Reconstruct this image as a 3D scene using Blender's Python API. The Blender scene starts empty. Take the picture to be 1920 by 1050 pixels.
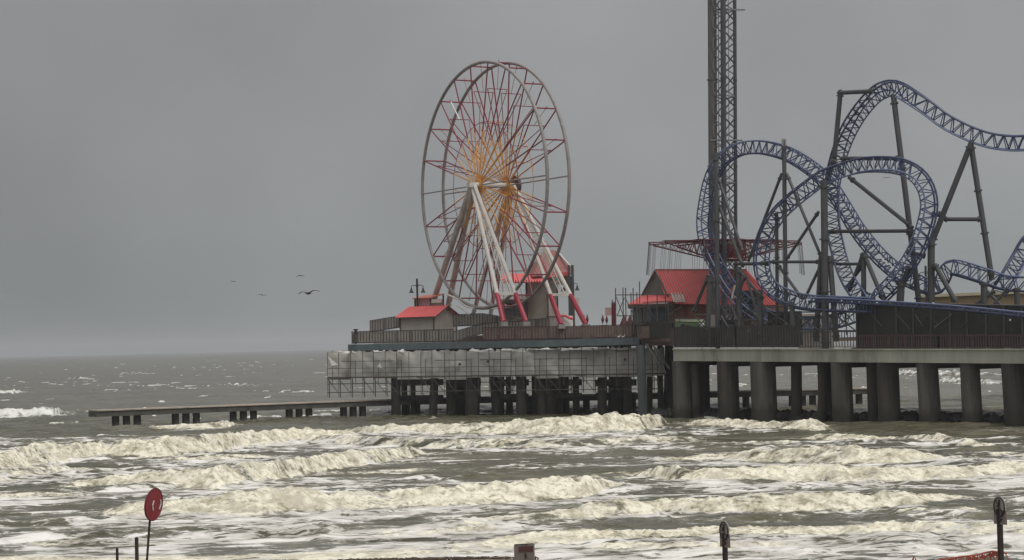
import bpy, math, random
import numpy as np
from mathutils import Vector, Matrix

random.seed(7)
rng = np.random.RandomState(11)
SC = bpy.context.scene
COL = SC.collection

# ------------------------------------------------------------------ camera
F = 3950.0            # focal length in pixels of a 1920 px wide picture
H = 8.5               # eye height over the still water
PITCH, ROLL = math.radians(1.733), math.radians(-1.34)
cd = bpy.data.cameras.new('camera'); cam = bpy.data.objects.new('camera', cd); COL.objects.link(cam)
cd.sensor_width = 36.0; cd.lens = F / 1920 * 36; cd.clip_start = 0.5; cd.clip_end = 60000
RM = Matrix.Rotation(math.pi/2 + PITCH, 3, 'X') @ Matrix.Rotation(ROLL, 3, 'Z')
cam.location = (0, 0, H); cam.rotation_euler = RM.to_euler()
SC.camera = cam
RN = np.array(RM)

# ------------------------------------------------------------------ world: overcast sky
w = bpy.data.worlds.new('World'); SC.world = w; w.use_nodes = True
nt = w.node_tree; nt.nodes.clear()
SUN_EL, SUN_AZ = math.radians(52), math.radians(148)
out = nt.nodes.new('ShaderNodeOutputWorld'); bg = nt.nodes.new('ShaderNodeBackground')
bg.inputs['Strength'].default_value = 0.1
sky = nt.nodes.new('ShaderNodeTexSky'); sky.sky_type = 'NISHITA'; sky.sun_disc = False
sky.sun_elevation = SUN_EL; sky.sun_rotation = SUN_AZ; sky.air_density = 2.0; sky.dust_density = 6.0
hsv = nt.nodes.new('ShaderNodeHueSaturation'); hsv.inputs['Saturation'].default_value = 0.1
nt.links.new(sky.outputs[0], hsv.inputs['Color'])
tc = nt.nodes.new('ShaderNodeTexCoord'); sx = nt.nodes.new('ShaderNodeSeparateXYZ')
nt.links.new(tc.outputs['Generated'], sx.inputs[0])
rp = nt.nodes.new('ShaderNodeValToRGB'); nt.links.new(sx.outputs['Z'], rp.inputs[0])
e = rp.color_ramp.elements
e[0].position = 0.0; e[0].color = (0.205, 0.222, 0.220, 1)
e[1].position = 1.0; e[1].color = (0.74, 0.74, 0.74, 1)
for p_, c_ in ((0.06, (0.236, 0.246, 0.250)), (0.16, (0.252, 0.253, 0.262)), (0.45, (0.5, 0.5, 0.51))):
    k = e.new(p_); k.color = (*c_, 1)
nz = nt.nodes.new('ShaderNodeTexNoise'); nz.inputs['Scale'].default_value = 7; nz.inputs['Detail'].default_value = 3
nt.links.new(tc.outputs['Generated'], nz.inputs['Vector'])
mr = nt.nodes.new('ShaderNodeMapRange'); mr.inputs['From Min'].default_value = .3; mr.inputs['From Max'].default_value = .7
mr.inputs['To Min'].default_value = 11.2; mr.inputs['To Max'].default_value = 13.9
nt.links.new(nz.outputs['Fac'], mr.inputs['Value'])
vm = nt.nodes.new('ShaderNodeVectorMath'); vm.operation = 'SCALE'
nt.links.new(rp.outputs[0], vm.inputs[0]); nt.links.new(mr.outputs[0], vm.inputs['Scale'])
mrx = nt.nodes.new('ShaderNodeMapRange'); mrx.interpolation_type = 'SMOOTHSTEP'
mrx.inputs['From Min'].default_value = -.30; mrx.inputs['From Max'].default_value = .05
mrx.inputs['To Min'].default_value = .76; mrx.inputs['To Max'].default_value = 1.0
nt.links.new(sx.outputs['X'], mrx.inputs['Value'])
vm2 = nt.nodes.new('ShaderNodeVectorMath'); vm2.operation = 'SCALE'
nt.links.new(vm.outputs[0], vm2.inputs[0]); nt.links.new(mrx.outputs[0], vm2.inputs['Scale']); vm = vm2
mx = nt.nodes.new('ShaderNodeMix'); mx.data_type = 'RGBA'; mx.inputs[0].default_value = 0.06
nt.links.new(vm.outputs[0], mx.inputs[6]); nt.links.new(hsv.outputs[0], mx.inputs[7])
nt.links.new(mx.outputs[2], bg.inputs['Color']); nt.links.new(bg.outputs[0], out.inputs['Surface'])
sd = bpy.data.lights.new('sun', 'SUN'); sd.energy = 1.5; sd.angle = math.radians(25); sd.color = (1, .95, .86)
so = bpy.data.objects.new('sun', sd); COL.objects.link(so)
sdir = Vector((math.sin(SUN_AZ)*math.cos(SUN_EL), math.cos(SUN_AZ)*math.cos(SUN_EL), math.sin(SUN_EL)))
so.rotation_euler = sdir.to_track_quat('Z', 'Y').to_euler(); so.location = sdir*80
SC.view_settings.view_transform = 'Standard'; SC.view_settings.look = 'None'
SC.view_settings.exposure = 0; SC.view_settings.gamma = 1; SC.view_settings.use_curve_mapping = False
SC.cycles.use_denoising = True; SC.cycles.volume_bounces = 0; SC.cycles.max_bounces = 6

# ------------------------------------------------------------------ helpers
def P(px, py, Y):
    """world point seen at pixel (px, py) of the 1920x1050 picture, at distance Y"""
    d = RN @ np.array([px-960, 525-py, -F])
    return Vector((d[0]*Y/d[1], Y, H + d[2]*Y/d[1]))
def PZ(px, Y, z):
    """world point in the picture's column px, at distance Y and height z"""
    p = P(px, 644.5-.0234*(px-960), Y)
    return Vector((p.x - (z-p.z)*math.tan(ROLL)*-1*0, Y, z))
def hor(px): return 644.5 - .0234*(px-960)

def sock(n, *names):
    for s in names:
        if s in n.inputs: return n.inputs[s]
_m = {}
def mat(name, col, rough=.7, var=.18, scale=1.5, metal=0.0, bump=0.0, stain=None, stain_amt=.5, streak=False, tide=False):
    if name in _m: return _m[name]
    m = bpy.data.materials.new(name); m.use_nodes = True; _m[name] = m
    t = m.node_tree; b = t.nodes['Principled BSDF']
    b.inputs['Roughness'].default_value = rough; b.inputs['Metallic'].default_value = metal
    tcn = t.nodes.new('ShaderNodeTexCoord'); mp = t.nodes.new('ShaderNodeMapping')
    if streak: mp.inputs['Scale'].default_value = (1, 1, .15)
    t.links.new(tcn.outputs['Object'], mp.inputs[0])
    n = t.nodes.new('ShaderNodeTexNoise'); n.inputs['Scale'].default_value = scale; n.inputs['Detail'].default_value = 6
    n.inputs['Roughness'].default_value = .65
    t.links.new(mp.outputs[0], n.inputs['Vector'])
    r = t.nodes.new('ShaderNodeMapRange'); r.inputs['From Min'].default_value = .3; r.inputs['From Max'].default_value = .7
    r.inputs['To Min'].default_value = 1-var; r.inputs['To Max'].default_value = 1+var
    t.links.new(n.outputs['Fac'], r.inputs['Value'])
    v = t.nodes.new('ShaderNodeVectorMath'); v.operation = 'SCALE'; v.inputs[0].default_value = col
    t.links.new(r.outputs[0], v.inputs['Scale'])
    src = v.outputs[0]
    if stain:
        n2 = t.nodes.new('ShaderNodeTexNoise'); n2.inputs['Scale'].default_value = scale*.6; n2.inputs['Detail'].default_value = 8
        n2.inputs['Roughness'].default_value = .7
        mp2 = t.nodes.new('ShaderNodeMapping'); mp2.inputs['Location'].default_value = (13, 7, 3)
        if streak: mp2.inputs['Scale'].default_value = (1, 1, .2)
        t.links.new(tcn.outputs['Object'], mp2.inputs[0]); t.links.new(mp2.outputs[0], n2.inputs['Vector'])
        r2 = t.nodes.new('ShaderNodeMapRange'); r2.inputs['From Min'].default_value = .5; r2.inputs['From Max'].default_value = .68
        r2.inputs['To Max'].default_value = stain_amt; t.links.new(n2.outputs['Fac'], r2.inputs['Value'])
        mxx = t.nodes.new('ShaderNodeMix'); mxx.data_type = 'RGBA'
        t.links.new(r2.outputs[0], mxx.inputs[0]); t.links.new(src, mxx.inputs[6]); mxx.inputs[7].default_value = (*stain, 1)
        src = mxx.outputs[2]
    if tide:      # slimy growth up to the splash line
        sz = t.nodes.new('ShaderNodeSeparateXYZ'); t.links.new(tcn.outputs['Object'], sz.inputs[0])
        ad = t.nodes.new('ShaderNodeMath'); ad.operation = 'MULTIPLY_ADD'; t.links.new(n.outputs['Fac'], ad.inputs[0]); ad.inputs[1].default_value = 2.6
        t.links.new(sz.outputs['Z'], ad.inputs[2])
        r3 = t.nodes.new('ShaderNodeMapRange'); r3.inputs['From Min'].default_value = 2.3; r3.inputs['From Max'].default_value = 3.2
        r3.inputs['To Min'].default_value = .8; r3.inputs['To Max'].default_value = 0; t.links.new(ad.outputs[0], r3.inputs['Value'])
        m3 = t.nodes.new('ShaderNodeMix'); m3.data_type = 'RGBA'; t.links.new(r3.outputs[0], m3.inputs[0])
        t.links.new(src, m3.inputs[6]); m3.inputs[7].default_value = (.028, .027, .018, 1); src = m3.outputs[2]
    t.links.new(src, b.inputs['Base Color'])
    if bump:
        bp = t.nodes.new('ShaderNodeBump'); bp.inputs['Strength'].default_value = bump; bp.inputs['Distance'].default_value = .05
        t.links.new(n.outputs['Fac'], bp.inputs['Height']); t.links.new(bp.outputs[0], b.inputs['Normal'])
    return m

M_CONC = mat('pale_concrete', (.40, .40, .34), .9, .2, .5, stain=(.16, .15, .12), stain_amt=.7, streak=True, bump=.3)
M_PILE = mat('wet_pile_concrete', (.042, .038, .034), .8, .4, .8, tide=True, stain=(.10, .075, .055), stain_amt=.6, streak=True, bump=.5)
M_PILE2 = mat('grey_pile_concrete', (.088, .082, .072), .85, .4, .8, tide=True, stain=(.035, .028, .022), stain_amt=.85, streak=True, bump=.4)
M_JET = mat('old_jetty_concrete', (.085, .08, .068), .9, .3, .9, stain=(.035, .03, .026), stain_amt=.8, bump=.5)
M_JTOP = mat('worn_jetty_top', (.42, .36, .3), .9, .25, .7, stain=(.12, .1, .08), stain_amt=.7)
M_BEAM = mat('blue_grey_steel', (.105, .14, .155), .6, .2, 1.2, stain=(.12, .07, .05), stain_amt=.35)
M_DECK = mat('brown_deck_timber', (.10, .07, .055), .85, .3, 1.2)
M_RAIL = mat('dark_railing_paint', (.05, .045, .042), .6, .2, 2)
M_BRAIL = mat('brown_railing_paint', (.085, .05, .045), .7, .25, 2)
M_SCAF = mat('scaffold_steel', (.085, .075, .065), .6, .3, 3, metal=.2)
M_WRIM = mat('pale_grey_wheel_paint', (.27, .245, .24), .4, .15, .8, stain=(.07, .06, .055), stain_amt=.6)
M_WHT = mat('weathered_white_paint', (.62, .60, .56), .5, .12, 1, stain=(.3, .26, .22), stain_amt=.5)
M_PINKW = mat('stained_white_steel', (.55, .50, .47), .55, .2, .8, stain=(.2, .12, .1), stain_amt=.6)
M_DRED = mat('dark_red_paint', (.11, .012, .022), .5, .2, 2)
M_WRED = mat('wheel_red_paint', (.24, .022, .045), .5, .2, 2)
M_RED = mat('crimson_paint', (.33, .018, .045), .45, .15, 1.5)
M_ORG = mat('orange_yellow_paint', (.66, .31, .065), .5, .2, 2)
M_ROOF = mat('red_metal_roof', (.64, .10, .10), .55, .1, .8, stain=(.5, .12, .1), stain_amt=.4)
M_ROOFO = mat('faded_orange_roof', (.6, .2, .13), .7, .15, .8)
M_ROOFD = mat('faded_dark_red_roof', (.27, .10, .09), .7, .15, 1, stain=(.34, .17, .15), stain_amt=.5)
M_BEIGE = mat('beige_siding', (.40, .37, .33), .85, .08, .8, stain=(.3, .27, .23), stain_amt=.5)
M_PINK = mat('dusty_pink_siding', (.42, .27, .26), .85, .1, .8)
M_TRIM = mat('dark_trim', (.09, .06, .055), .7, .2, 2)
M_BLACK = mat('black_iron', (.02, .02, .022), .5, .2, 3)
M_TARP = mat('grey_tarpaulin', (.42, .41, .385), .55, .22, .5, stain=(.2, .19, .17), stain_amt=.7)
M_TARPW = mat('white_tarpaulin_fold', (.68, .67, .64), .6, .12, 1.2)
M_BLUE = mat('blue_track_paint', (.045, .061, .135), .35, .2, 1)
M_BLUEL = mat('light_blue_track_paint', (.13, .165, .29), .3, .2, 1)
M_SUP = mat('grey_brown_support_paint', (.060, .060, .064), .5, .15, .6)
M_TOW = mat('dark_tower_steel', (.05, .05, .062), .45, .2, .6)
M_TOWL = mat('light_tower_steel', (.20, .20, .21), .5, .2, .8)
M_SCREEN = mat('charcoal_mesh_screen', (.04, .04, .038), .9, .2, .7, stain=(.1, .095, .09), stain_amt=.4)
M_TAN = mat('tan_stucco', (.36, .27, .16), .9, .1, .6)
M_CREAM = mat('cream_trim', (.55, .5, .36), .8, .1, 1)
M_STONE = mat('brown_grey_wall', (.17, .13, .11), .9, .3, 1.5, stain=(.22, .12, .08), stain_amt=.6)
M_GLASS = mat('dull_window_glass', (.10, .12, .13), .15, .2, 1)
M_SCR2 = mat('greyish_green_screen', (.13, .15, .135), .8, .2, 1)
M_GRN = mat('green_cart_paint', (.12, .2, .08), .5, .2, 2)
M_GLW = mat('pale_green_canvas', (.55, .62, .42), .7, .15, 2)
M_GLOBE = mat('white_globe', (.8, .8, .8), .3, .05, 2)
M_BIRD = mat('dark_brown_feathers', (.06, .055, .05), .9, .2, 6)
M_BIRDW = mat('pale_feathers', (.55, .54, .5), .9, .15, 6)
M_SIGNR = mat('red_sign_face', (.23, .025, .035), .5, .12, 4, stain=(.2, .03, .035), stain_amt=.6)
M_POST = mat('dark_wooden_post', (.035, .026, .022), .85, .3, 5, bump=.3)
M_SIGNG = mat('weathered_sign_board', (.26, .22, .20), .8, .15, 5)
M_SIGNM = mat('maroon_sign_band', (.14, .06, .06), .8, .15, 5)
M_NET = mat('orange_red_netting', (.36, .085, .055), .7, .2, 5)
M_WEED = mat('brown_wet_seaweed', (.075, .05, .03), .8, .4, 4, bump=.6)

class MB:
    def __init__(s): s.v = []; s.f = []
    def tube(s, a, b, r, n=6, r2=None):
        a = Vector(a); b = Vector(b); d = b-a
        if d.length < 1e-6: return s
        d.normalize(); u = d.cross(Vector((0, 0, 1)) if abs(d.z) < .95 else Vector((1, 0, 0))).normalized(); v = d.cross(u)
        r2 = r if r2 is None else r2; k = len(s.v)
        for i in range(n):
            t = 2*math.pi*(i+.5)/n; o = u*math.cos(t)+v*math.sin(t)
            s.v.append(a+o*r); s.v.append(b+o*r2)
        for i in range(n):
            j = (i+1) % n; s.f.append((k+2*i, k+2*j, k+2*j+1, k+2*i+1))
        s.f.append(tuple(k+2*i for i in range(n))[::-1]); s.f.append(tuple(k+2*i+1 for i in range(n)))
        return s
    def path(s, pts, r, n=6, closed=False):
        pts = [Vector(p) for p in pts]; m = len(pts); k = len(s.v); u = None
        for i in range(m):
            if closed: d = pts[(i+1) % m]-pts[i-1]
            else: d = pts[min(i+1, m-1)]-pts[max(i-1, 0)]
            d.normalize()
            if u is None: u = d.cross(Vector((0, 1, .01))).normalized()
            u = (u-d*u.dot(d)).normalized(); v = d.cross(u)
            for j in range(n):
                t = 2*math.pi*j/n; s.v.append(pts[i]+(u*math.cos(t)+v*math.sin(t))*r)
        for i in range(m if closed else m-1):
            i2 = (i+1) % m
            for j in range(n):
                j2 = (j+1) % n; s.f.append((k+i*n+j, k+i*n+j2, k+i2*n+j2, k+i2*n+j))
        if not closed:
            s.f.append(tuple(k+j for j in range(n))[::-1]); s.f.append(tuple(k+(m-1)*n+j for j in range(n)))
        return s
    def box(s, c, sz, rz=0.0):
        c = Vector(c); hx, hy, hz = sz[0]/2, sz[1]/2, sz[2]/2; k = len(s.v); cs, sn = math.cos(rz), math.sin(rz)
        for z in (-hz, hz):
            for x, y in ((-hx, -hy), (hx, -hy), (hx, hy), (-hx, hy)):
                s.v.append(c+Vector((x*cs-y*sn, x*sn+y*cs, z)))
        s.f += [(k, k+3, k+2, k+1), (k+4, k+5, k+6, k+7)]+[(k+i, k+(i+1) % 4, k+4+(i+1) % 4, k+4+i) for i in range(4)]
        return s
    def beam(s, a, b, wd, hz):
        """box from a to b (its top edge line), wd wide horizontally, hz deep downwards"""
        a = Vector(a); b = Vector(b); d = (b-a).normalized(); n = Vector((-d.y, d.x, 0)).normalized()*wd/2
        k = len(s.v); dz = Vector((0, 0, hz))
        for p in (a, b):
            s.v += [p-n, p+n, p+n-dz, p-n-dz]
        s.f += [(k, k+1, k+2, k+3), (k+7, k+6, k+5, k+4)]+[(k+i, k+4+i, k+4+(i+1) % 4, k+(i+1) % 4) for i in range(4)]
        return s
    def prism(s, poly, z0, z1):
        k = len(s.v); n = len(poly)
        for z in (z0, z1):
            for p in poly:
                s.v.append(Vector((p[0], p[1], z if not callable(z) else z(p))))
        s.f.append(tuple(range(k, k+n))[::-1]); s.f.append(tuple(range(k+n, k+2*n)))
        for i in range(n): s.f.append((k+i, k+(i+1) % n, k+n+(i+1) % n, k+n+i))
        return s
    def poly(s, pts, th):
        """flat panel through pts with thickness th along its normal"""
        pts = [Vector(p) for p in pts]; n = (pts[1]-pts[0]).cross(pts[2]-pts[0]).normalized()*th; k = len(s.v); m = len(pts)
        s.v += pts+[p-n for p in pts]
        s.f.append(tuple(range(k, k+m))); s.f.append(tuple(range(k+m, k+2*m))[::-1])
        for i in range(m): s.f.append((k+i, k+m+i, k+m+(i+1) % m, k+(i+1) % m))
        return s
    def build(s, name, m, parent=None, smooth=False, **kw):
        off = Vector((0, 0, 0)); q = parent
        while q is not None: off += q.location; q = q.parent
        me = bpy.data.meshes.new(name); me.from_pydata([tuple(v-off) for v in s.v], [], s.f); me.update()
        if smooth: me.polygons.foreach_set('use_smooth', [True]*len(me.polygons))
        me.materials.append(m)
        o = bpy.data.objects.new(name, me); COL.objects.link(o); o.parent = parent
        for a, b in kw.items(): o[a] = b
        return o
def thing(name, label, cat, loc=(0, 0, 0), group=None):
    o = bpy.data.objects.new(name, None); COL.objects.link(o); o.location = loc
    o['label'] = label; o['category'] = cat
    if group: o['group'] = group
    return o
def copy_tree(o, parent=None, loc=None, label=None):
    c = o.copy(); COL.objects.link(c); c.parent = parent
    if loc is not None: c.location = loc
    if label: c['label'] = label
    for ch in o.children: copy_tree(ch, c)
    return c
def tube(a, b, r, n=8): return MB().tube(a, b, r, n)

# ------------------------------------------------------------------ noise
TAB = rng.rand(256, 256).astype(np.float32)
def vn(x, y):
    xi = np.floor(x).astype(np.int64); yi = np.floor(y).astype(np.int64)
    fx = (x-xi).astype(np.float32); fy = (y-yi).astype(np.float32)
    fx = fx*fx*(3-2*fx); fy = fy*fy*(3-2*fy); a = xi & 255; b = yi & 255; a1 = (a+1) & 255; b1 = (b+1) & 255
    return (TAB[a, b]*(1-fx)+TAB[a1, b]*fx)*(1-fy)+(TAB[a, b1]*(1-fx)+TAB[a1, b1]*fx)*fy
def fbm(x, y, o=4, seed=0.0, gain=.5):
    s = 0; a = 1; t = 0
    for i in range(o):
        s = s+a*(vn(x+seed*17.3+i*31.7, y+seed*9.1+i*57.1)-.5); t += a; a *= gain
        x, y = (x*.8-y*.6)*2.03, (x*.6+y*.8)*2.03
    return s/t*2
def sstep(a, b, x):
    t = np.clip((x-a)/(b-a), 0, 1); return t*t*(3-2*t)

# ------------------------------------------------------------------ sea
def project(X, Y, Z):
    d = np.stack([X, Y, Z-H], -1) @ RN      # world -> camera
    return 960+F*d[..., 0]/(-d[..., 2]), 525-F*d[..., 1]/(-d[..., 2])

# every breaker: list of (px, y of crest, y of foot) measured in the photograph
BREAK = [
    ([(-60, 872, 902), (0, 868, 903), (80, 868, 896), (150, 872, 886), (190, 876, 882)], .6),
    ([(300, 856, 866), (400, 852, 864), (520, 850, 858)], .4), ([(1330, 826, 832), (1420, 828, 834), (1500, 826, 830)], .3),
    ([(700, 1002, 1006), (830, 984, 1002), (900, 978, 996), (960, 990, 1000)], .35), ([(40, 1018, 1024), (150, 1008, 1024), (260, 1010, 1022), (330, 1016, 1020)], .35),
    ([(1050, 895, 900), (1120, 884, 898), (1200, 882, 892)], .35), ([(1560, 968, 974), (1700, 958, 972), (1850, 960, 970)], .35), ([(1120, 1024, 1034), (1300, 1020, 1032), (1480, 1022, 1032)], .4),
    ([(560, 888, 892), (700, 884, 890), (800, 880, 886)], .35), ([(1700, 858, 862), (1830, 848, 860), (1990, 846, 858)], .5), ([(-60, 925, 935), (60, 920, 934), (170, 922, 930)], .35),
    ([(285, 803, 806), (330, 797, 806), (380, 792, 806), (420, 788, 803), (445, 795, 798)], 1.0),
    ([(640, 806, 810), (700, 798, 815), (780, 795, 815), (860, 795, 815), (950, 790, 814), (1050, 783, 815), (1130, 776, 812), (1200, 774, 808), (1235, 777, 802), (1262, 790, 798)], 1.0),
    ([(560, 812, 828), (640, 812, 832), (760, 816, 838), (900, 818, 842), (1000, 818, 842), (1100, 815, 838), (1200, 812, 834), (1330, 818, 828)], .55),
    ([(1290, 792, 800), (1330, 787, 800), (1400, 789, 803), (1480, 792, 806), (1520, 784, 808), (1550, 796, 806)], 1.0),
    ([(-120, 858, 892), (0, 846, 880), (60, 836, 872), (130, 831, 866), (200, 830, 858), (300, 822, 858), (420, 808, 846), (460, 806, 838), (560, 806, 828), (680, 812, 826)], 1.0),
    ([(120, 915, 920), (200, 895, 916), (300, 884, 914), (400, 876, 916), (500, 862, 904), (620, 848, 882), (700, 838, 872), (760, 836, 860), (800, 846, 854)], .9),
    ([(180, 962, 966), (240, 944, 968), (320, 940, 970), (400, 938, 968), (480, 918, 968), (540, 910, 964), (620, 920, 960), (760, 918, 952), (860, 910, 948), (940, 900, 944), (1020, 892, 938), (1090, 890, 932), (1130, 900, 922), (1165, 912, 916)], 1.0),
    ([(1240, 862, 864), (1300, 857, 864), (1360, 851, 863), (1440, 840, 866), (1540, 832, 870), (1640, 836, 872), (1700, 842, 870), (1740, 852, 868), (1775, 862, 866)], .9),
    ([(1180, 890, 893), (1220, 876, 896), (1280, 873, 908), (1330, 878, 910), (1400, 878, 908), (1500, 869, 905), (1580, 872, 906), (1700, 878, 902), (1800, 876, 898), (1880, 862, 890), (1990, 868, 890)], 1.0),
    ([(850, 980, 984), (930, 968, 984), (1050, 955, 980), (1150, 938, 972), (1240, 932, 964), (1340, 930, 966), (1480, 920, 962), (1560, 926, 960), (1700, 924, 950), (1765, 924, 944), (1800, 936, 940)], .9),
    ([(1490, 822, 824), (1540, 812, 824), (1600, 810, 826), (1650, 818, 824), (1700, 815, 828), (1760, 813, 832), (1810, 822, 836), (1850, 834, 838)], .7),
    ([(-100, 1046, 1058), (200, 1040, 1058), (400, 1030, 1056), (600, 1028, 1050), (760, 1018, 1048), (900, 1012, 1036), (990, 1000, 1024), (1080, 994, 1018), (1200, 994, 1012), (1330, 984, 1010), (1440, 984, 1008), (1560, 984, 1004), (1720, 980, 1002), (1820, 978, 1004), (2000, 978, 1006)], .85),
    ([(-60, 768, 784), (0, 764, 784), (60, 762, 783), (100, 761, 782), (128, 768, 776)], 1.0),
    ([(-40, 730, 739), (20, 727, 738), (48, 733, 736)], 1.0),
    ([(395, 718, 721), (440, 716, 724), (480, 718, 724)], .8),
    ([(110, 708, 711), (150, 705, 712), (180, 708, 711)], .7),
    ([(1660, 696, 702), (1700, 692, 703), (1800, 693, 704), (1870, 698, 703)], 1.0),
    ([(1740, 708, 715), (1800, 706, 717), (1850, 708, 720), (1900, 710, 719)], .8),
]
# broad patches of lacy foam (+) and bare water (-): px, py, half width, half height, amount
PATCH = [(850, 972, 420, 20, .55), (300, 1025, 420, 26, .5), (1600, 1030, 420, 24, .4), (100, 905, 160, 24, .4), (600, 826, 240, 14, .5),
         (1180, 822, 200, 12, .45), (1860, 900, 110, 34, .5), (1850, 845, 140, 18, .3), (1000, 1030, 380, 12, .1), (700, 1000, 300, 22, .35),
         (380, 880, 260, 12, .2), (560, 905, 200, 14, .15), (120, 940, 150, 8, .3), (1600, 915, 220, 8, .3), (1350, 920, 160, 6, .2),
         (1000, 862, 250, 8, -.55), (640, 895, 420, 12, -.3), (800, 890, 300, 10, -.5), (110, 975, 130, 14, -.6), (1230, 900, 130, 18, -.5),
         (200, 812, 280, 10, -.7), (1450, 968, 220, 9, -.45), (1700, 812, 260, 12, -.5), (1350, 835, 120, 10, -.5), (1500, 858, 200, 5, -.3),
         (1380, 878, 140, 6, -.4), (1750, 955, 120, 14, -.2), (800, 897, 260, 8, -.2), (950, 880, 200, 8, -.3), (800, 850, 90, 8, -.3), (30, 1000, 60, 6, -.2),
         (760, 900, 60, 4, .5), (820, 884, 120, 3, .3), (1480, 890, 300, 4, -.4), (1150, 862, 120, 4, .3), (1100, 855, 60, 3, .3), (1900, 960, 80, 14, .2)]
def shore_at(X):
    return np.interp(X, [-60, -20, -17, -14.5, -8, -2, .6, 2, 5, 20], [83, 83.6, 84.6, 85.6, 84.6, 84.2, 83.6, 80, 77.5, 76.5])+.35*fbm(X*.5, X*0+1.1, 3, 15)
def make_sea():
    ys = [60.0]
    while ys[-1] < 12700:
        y = ys[-1]
        k = .0016 if y < 110 else (.0011 if y < 285 else (.006 if y < 900 else .025))
        ys.append(y*(1+k))
    ys = np.array(ys)
    us = np.concatenate([-.275-np.array([9., 4, 2, 1, .5, .25, .1, .04]), np.linspace(-.275, .275, 700), .275+np.array([.04, .1, .25, .5, 1, 2, 4, 9])])
    Yg, U = np.meshgrid(ys, us, indexing='ij')
    ex = np.clip((np.abs(U)-.275)/9, 0, 1); X = np.sign(U)*(np.minimum(np.abs(U), .275)*Yg*(1-ex)+7700*ex)
    px, py = project(X, Yg, np.zeros_like(X))
    hz = 644.5-.0234*(px-960)
    near = 1-sstep(230, 330, Yg)
    # swell and chop
    Z = .16*np.sin(Yg*.42+2.2*fbm(X*.02, Yg*.03, 2, 3)*3)*near
    Z += .30*fbm(X*.05, Yg*.11, 3, 1)*(.5+.5*near)
    fade = 1-sstep(300, 1200, Yg)
    Z += .22*fbm(X*.28, Yg*.45, 3, 2)*fade+.05*fbm(X*1.3, Yg*1.3, 2, 4)*near
    Z += .16*fbm(X*.7, Yg*.8, 3, 31)*(1-sstep(350, 900, Yg))
    foam = np.zeros_like(X); lace = np.zeros_like(X)
    wob = fbm(X*.35, Yg*.05, 3, 5); wob2 = fbm(X*1.5, Yg*.3, 3, 6)
    lump = fbm(X*.6, Yg*1.3, 4, 7, .5); lump2 = 1-np.abs(fbm(X*1.3, Yg*2.4, 4, 8, .6))*2.2; brk = fbm(X*.22, Yg*.6, 3, 19)
    for n, (pts, amt) in enumerate(BREAK):
        a = np.array(pts, float); x0, x1 = a[0, 0], a[-1, 0]
        yt = np.interp(px, a[:, 0], a[:, 1]); yb = np.interp(px, a[:, 0], a[:, 2])
        Yb = H*F/np.maximum(yb-hz, 5); 
        h0 = H-(yt-hz)/F*(Yb+1.6); h = np.clip(h0, .12, 1.9)
        Lf = 1.5+.9*h
        h = np.clip(H-(yt-hz)/F*(Yb+Lf), .1, 2.0)*(.5 + .42*amt)
        rag = (30+.02*(x1-x0)); side = sstep(x0-rag, x0+rag, px+wob*26)*(1-sstep(x1-rag, x1+rag, px+wob*26))
        s = Yg-Yb+wob*.7*(Yb/130)+wob2*.25
        prof = np.where(s < Lf, sstep(-.2, 1, s/Lf), np.exp(-np.maximum(s-Lf, 0)/(3.0+2.2*h)))
        hh = h*(1+.22*wob2+.18*wob)
        # the swell runs on past the broken part
        side2 = sstep(x0-190, x0+20, px)*(1-sstep(x1-20, x1+190, px))
        Z = np.maximum(Z, Z*.35+hh*prof*(.62*side2+.38*side)) if True else Z
        Z -= .12*h*side2*np.exp(-((s+1.6)/1.3)**2)
        wb = 1.0+1.2*h+.8*lump
        m = sstep(-.9, .35, s+.5*lump)*(1-sstep(Lf-.5, Lf+wb*.7, s+.7*lump))*side*(.72 + .28*amt)
        m = m*np.clip(.95+.9*(amt-.85)+1.3*lump*(1.35-amt)+.9*brk, 0, 1)
        foam = np.maximum(foam, m)
        lace += .45*side*np.exp(-((s+3.5)/4.0)**2)*(s < 0) - .75*side2*np.exp(-((s-Lf-3.5)/3.0)**2)*(s > Lf)
    Z += foam*near*(.22*lump+.08*lump2*np.clip(lump2, 0, 1)+.07*fbm(X*2.6, Yg*3.2, 3, 9, .7)+.05*fbm(X*6.5, Yg*4, 2, 29))
    base = .36*sstep(792, 850, py)+.20*sstep(900, 1040, py)
    lace = lace+base+.30*fbm(X*.045, Yg*.10, 3, 10)*sstep(780, 830, py)
    rd = 1-np.abs(fbm(X*.06+wob*.3, Yg*.33, 4, 23, .5))*3.2
    lace = lace+.55*sstep(.55, .95, rd)*sstep(785, 830, py); Z += .13*sstep(.3, 1, rd)*near
    for (cx, cy, wx, wy, am) in PATCH:
        lace = lace+am*np.exp(-((px-cx)/wx)**2-((py-cy)/wy)**2)
    # open sea: scattered whitecaps
    lace = np.where(py < 790, np.minimum(lace, .0), lace)
    cap = sstep(.55, .66, .6*fbm(X*.06, Yg*.05, 3, 12)+.75*fbm(X*.5, Yg*.22, 3, 13))*sstep(150, 260, Yg)*(1-sstep(1200, 3000, Yg))
    capm = cap*(py < 800)
    foam = np.maximum(foam, .85*capm)
    Z += .2*capm
    Z *= 1-sstep(1500, 5000, Yg)
    # shallow run-up at the sand
    shore = shore_at(X)
    Z = np.where(Yg < 90, Z*sstep(-2, 8, Yg-shore)+.05, Z)
    nr, nc = X.shape
    co = np.stack([X, Yg, Z], -1).reshape(-1, 3).astype(np.float32)
    i = np.arange((nr-1)*nc).reshape(nr-1, nc)[:, :-1].ravel()
    q = np.stack([i, i+1, i+1+nc, i+nc], -1)
    me = bpy.data.meshes.new('sea'); me.vertices.add(len(co)); me.vertices.foreach_set('co', co.ravel())
    me.loops.add(q.size); me.loops.foreach_set('vertex_index', q.ravel().astype(np.int32))
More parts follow.
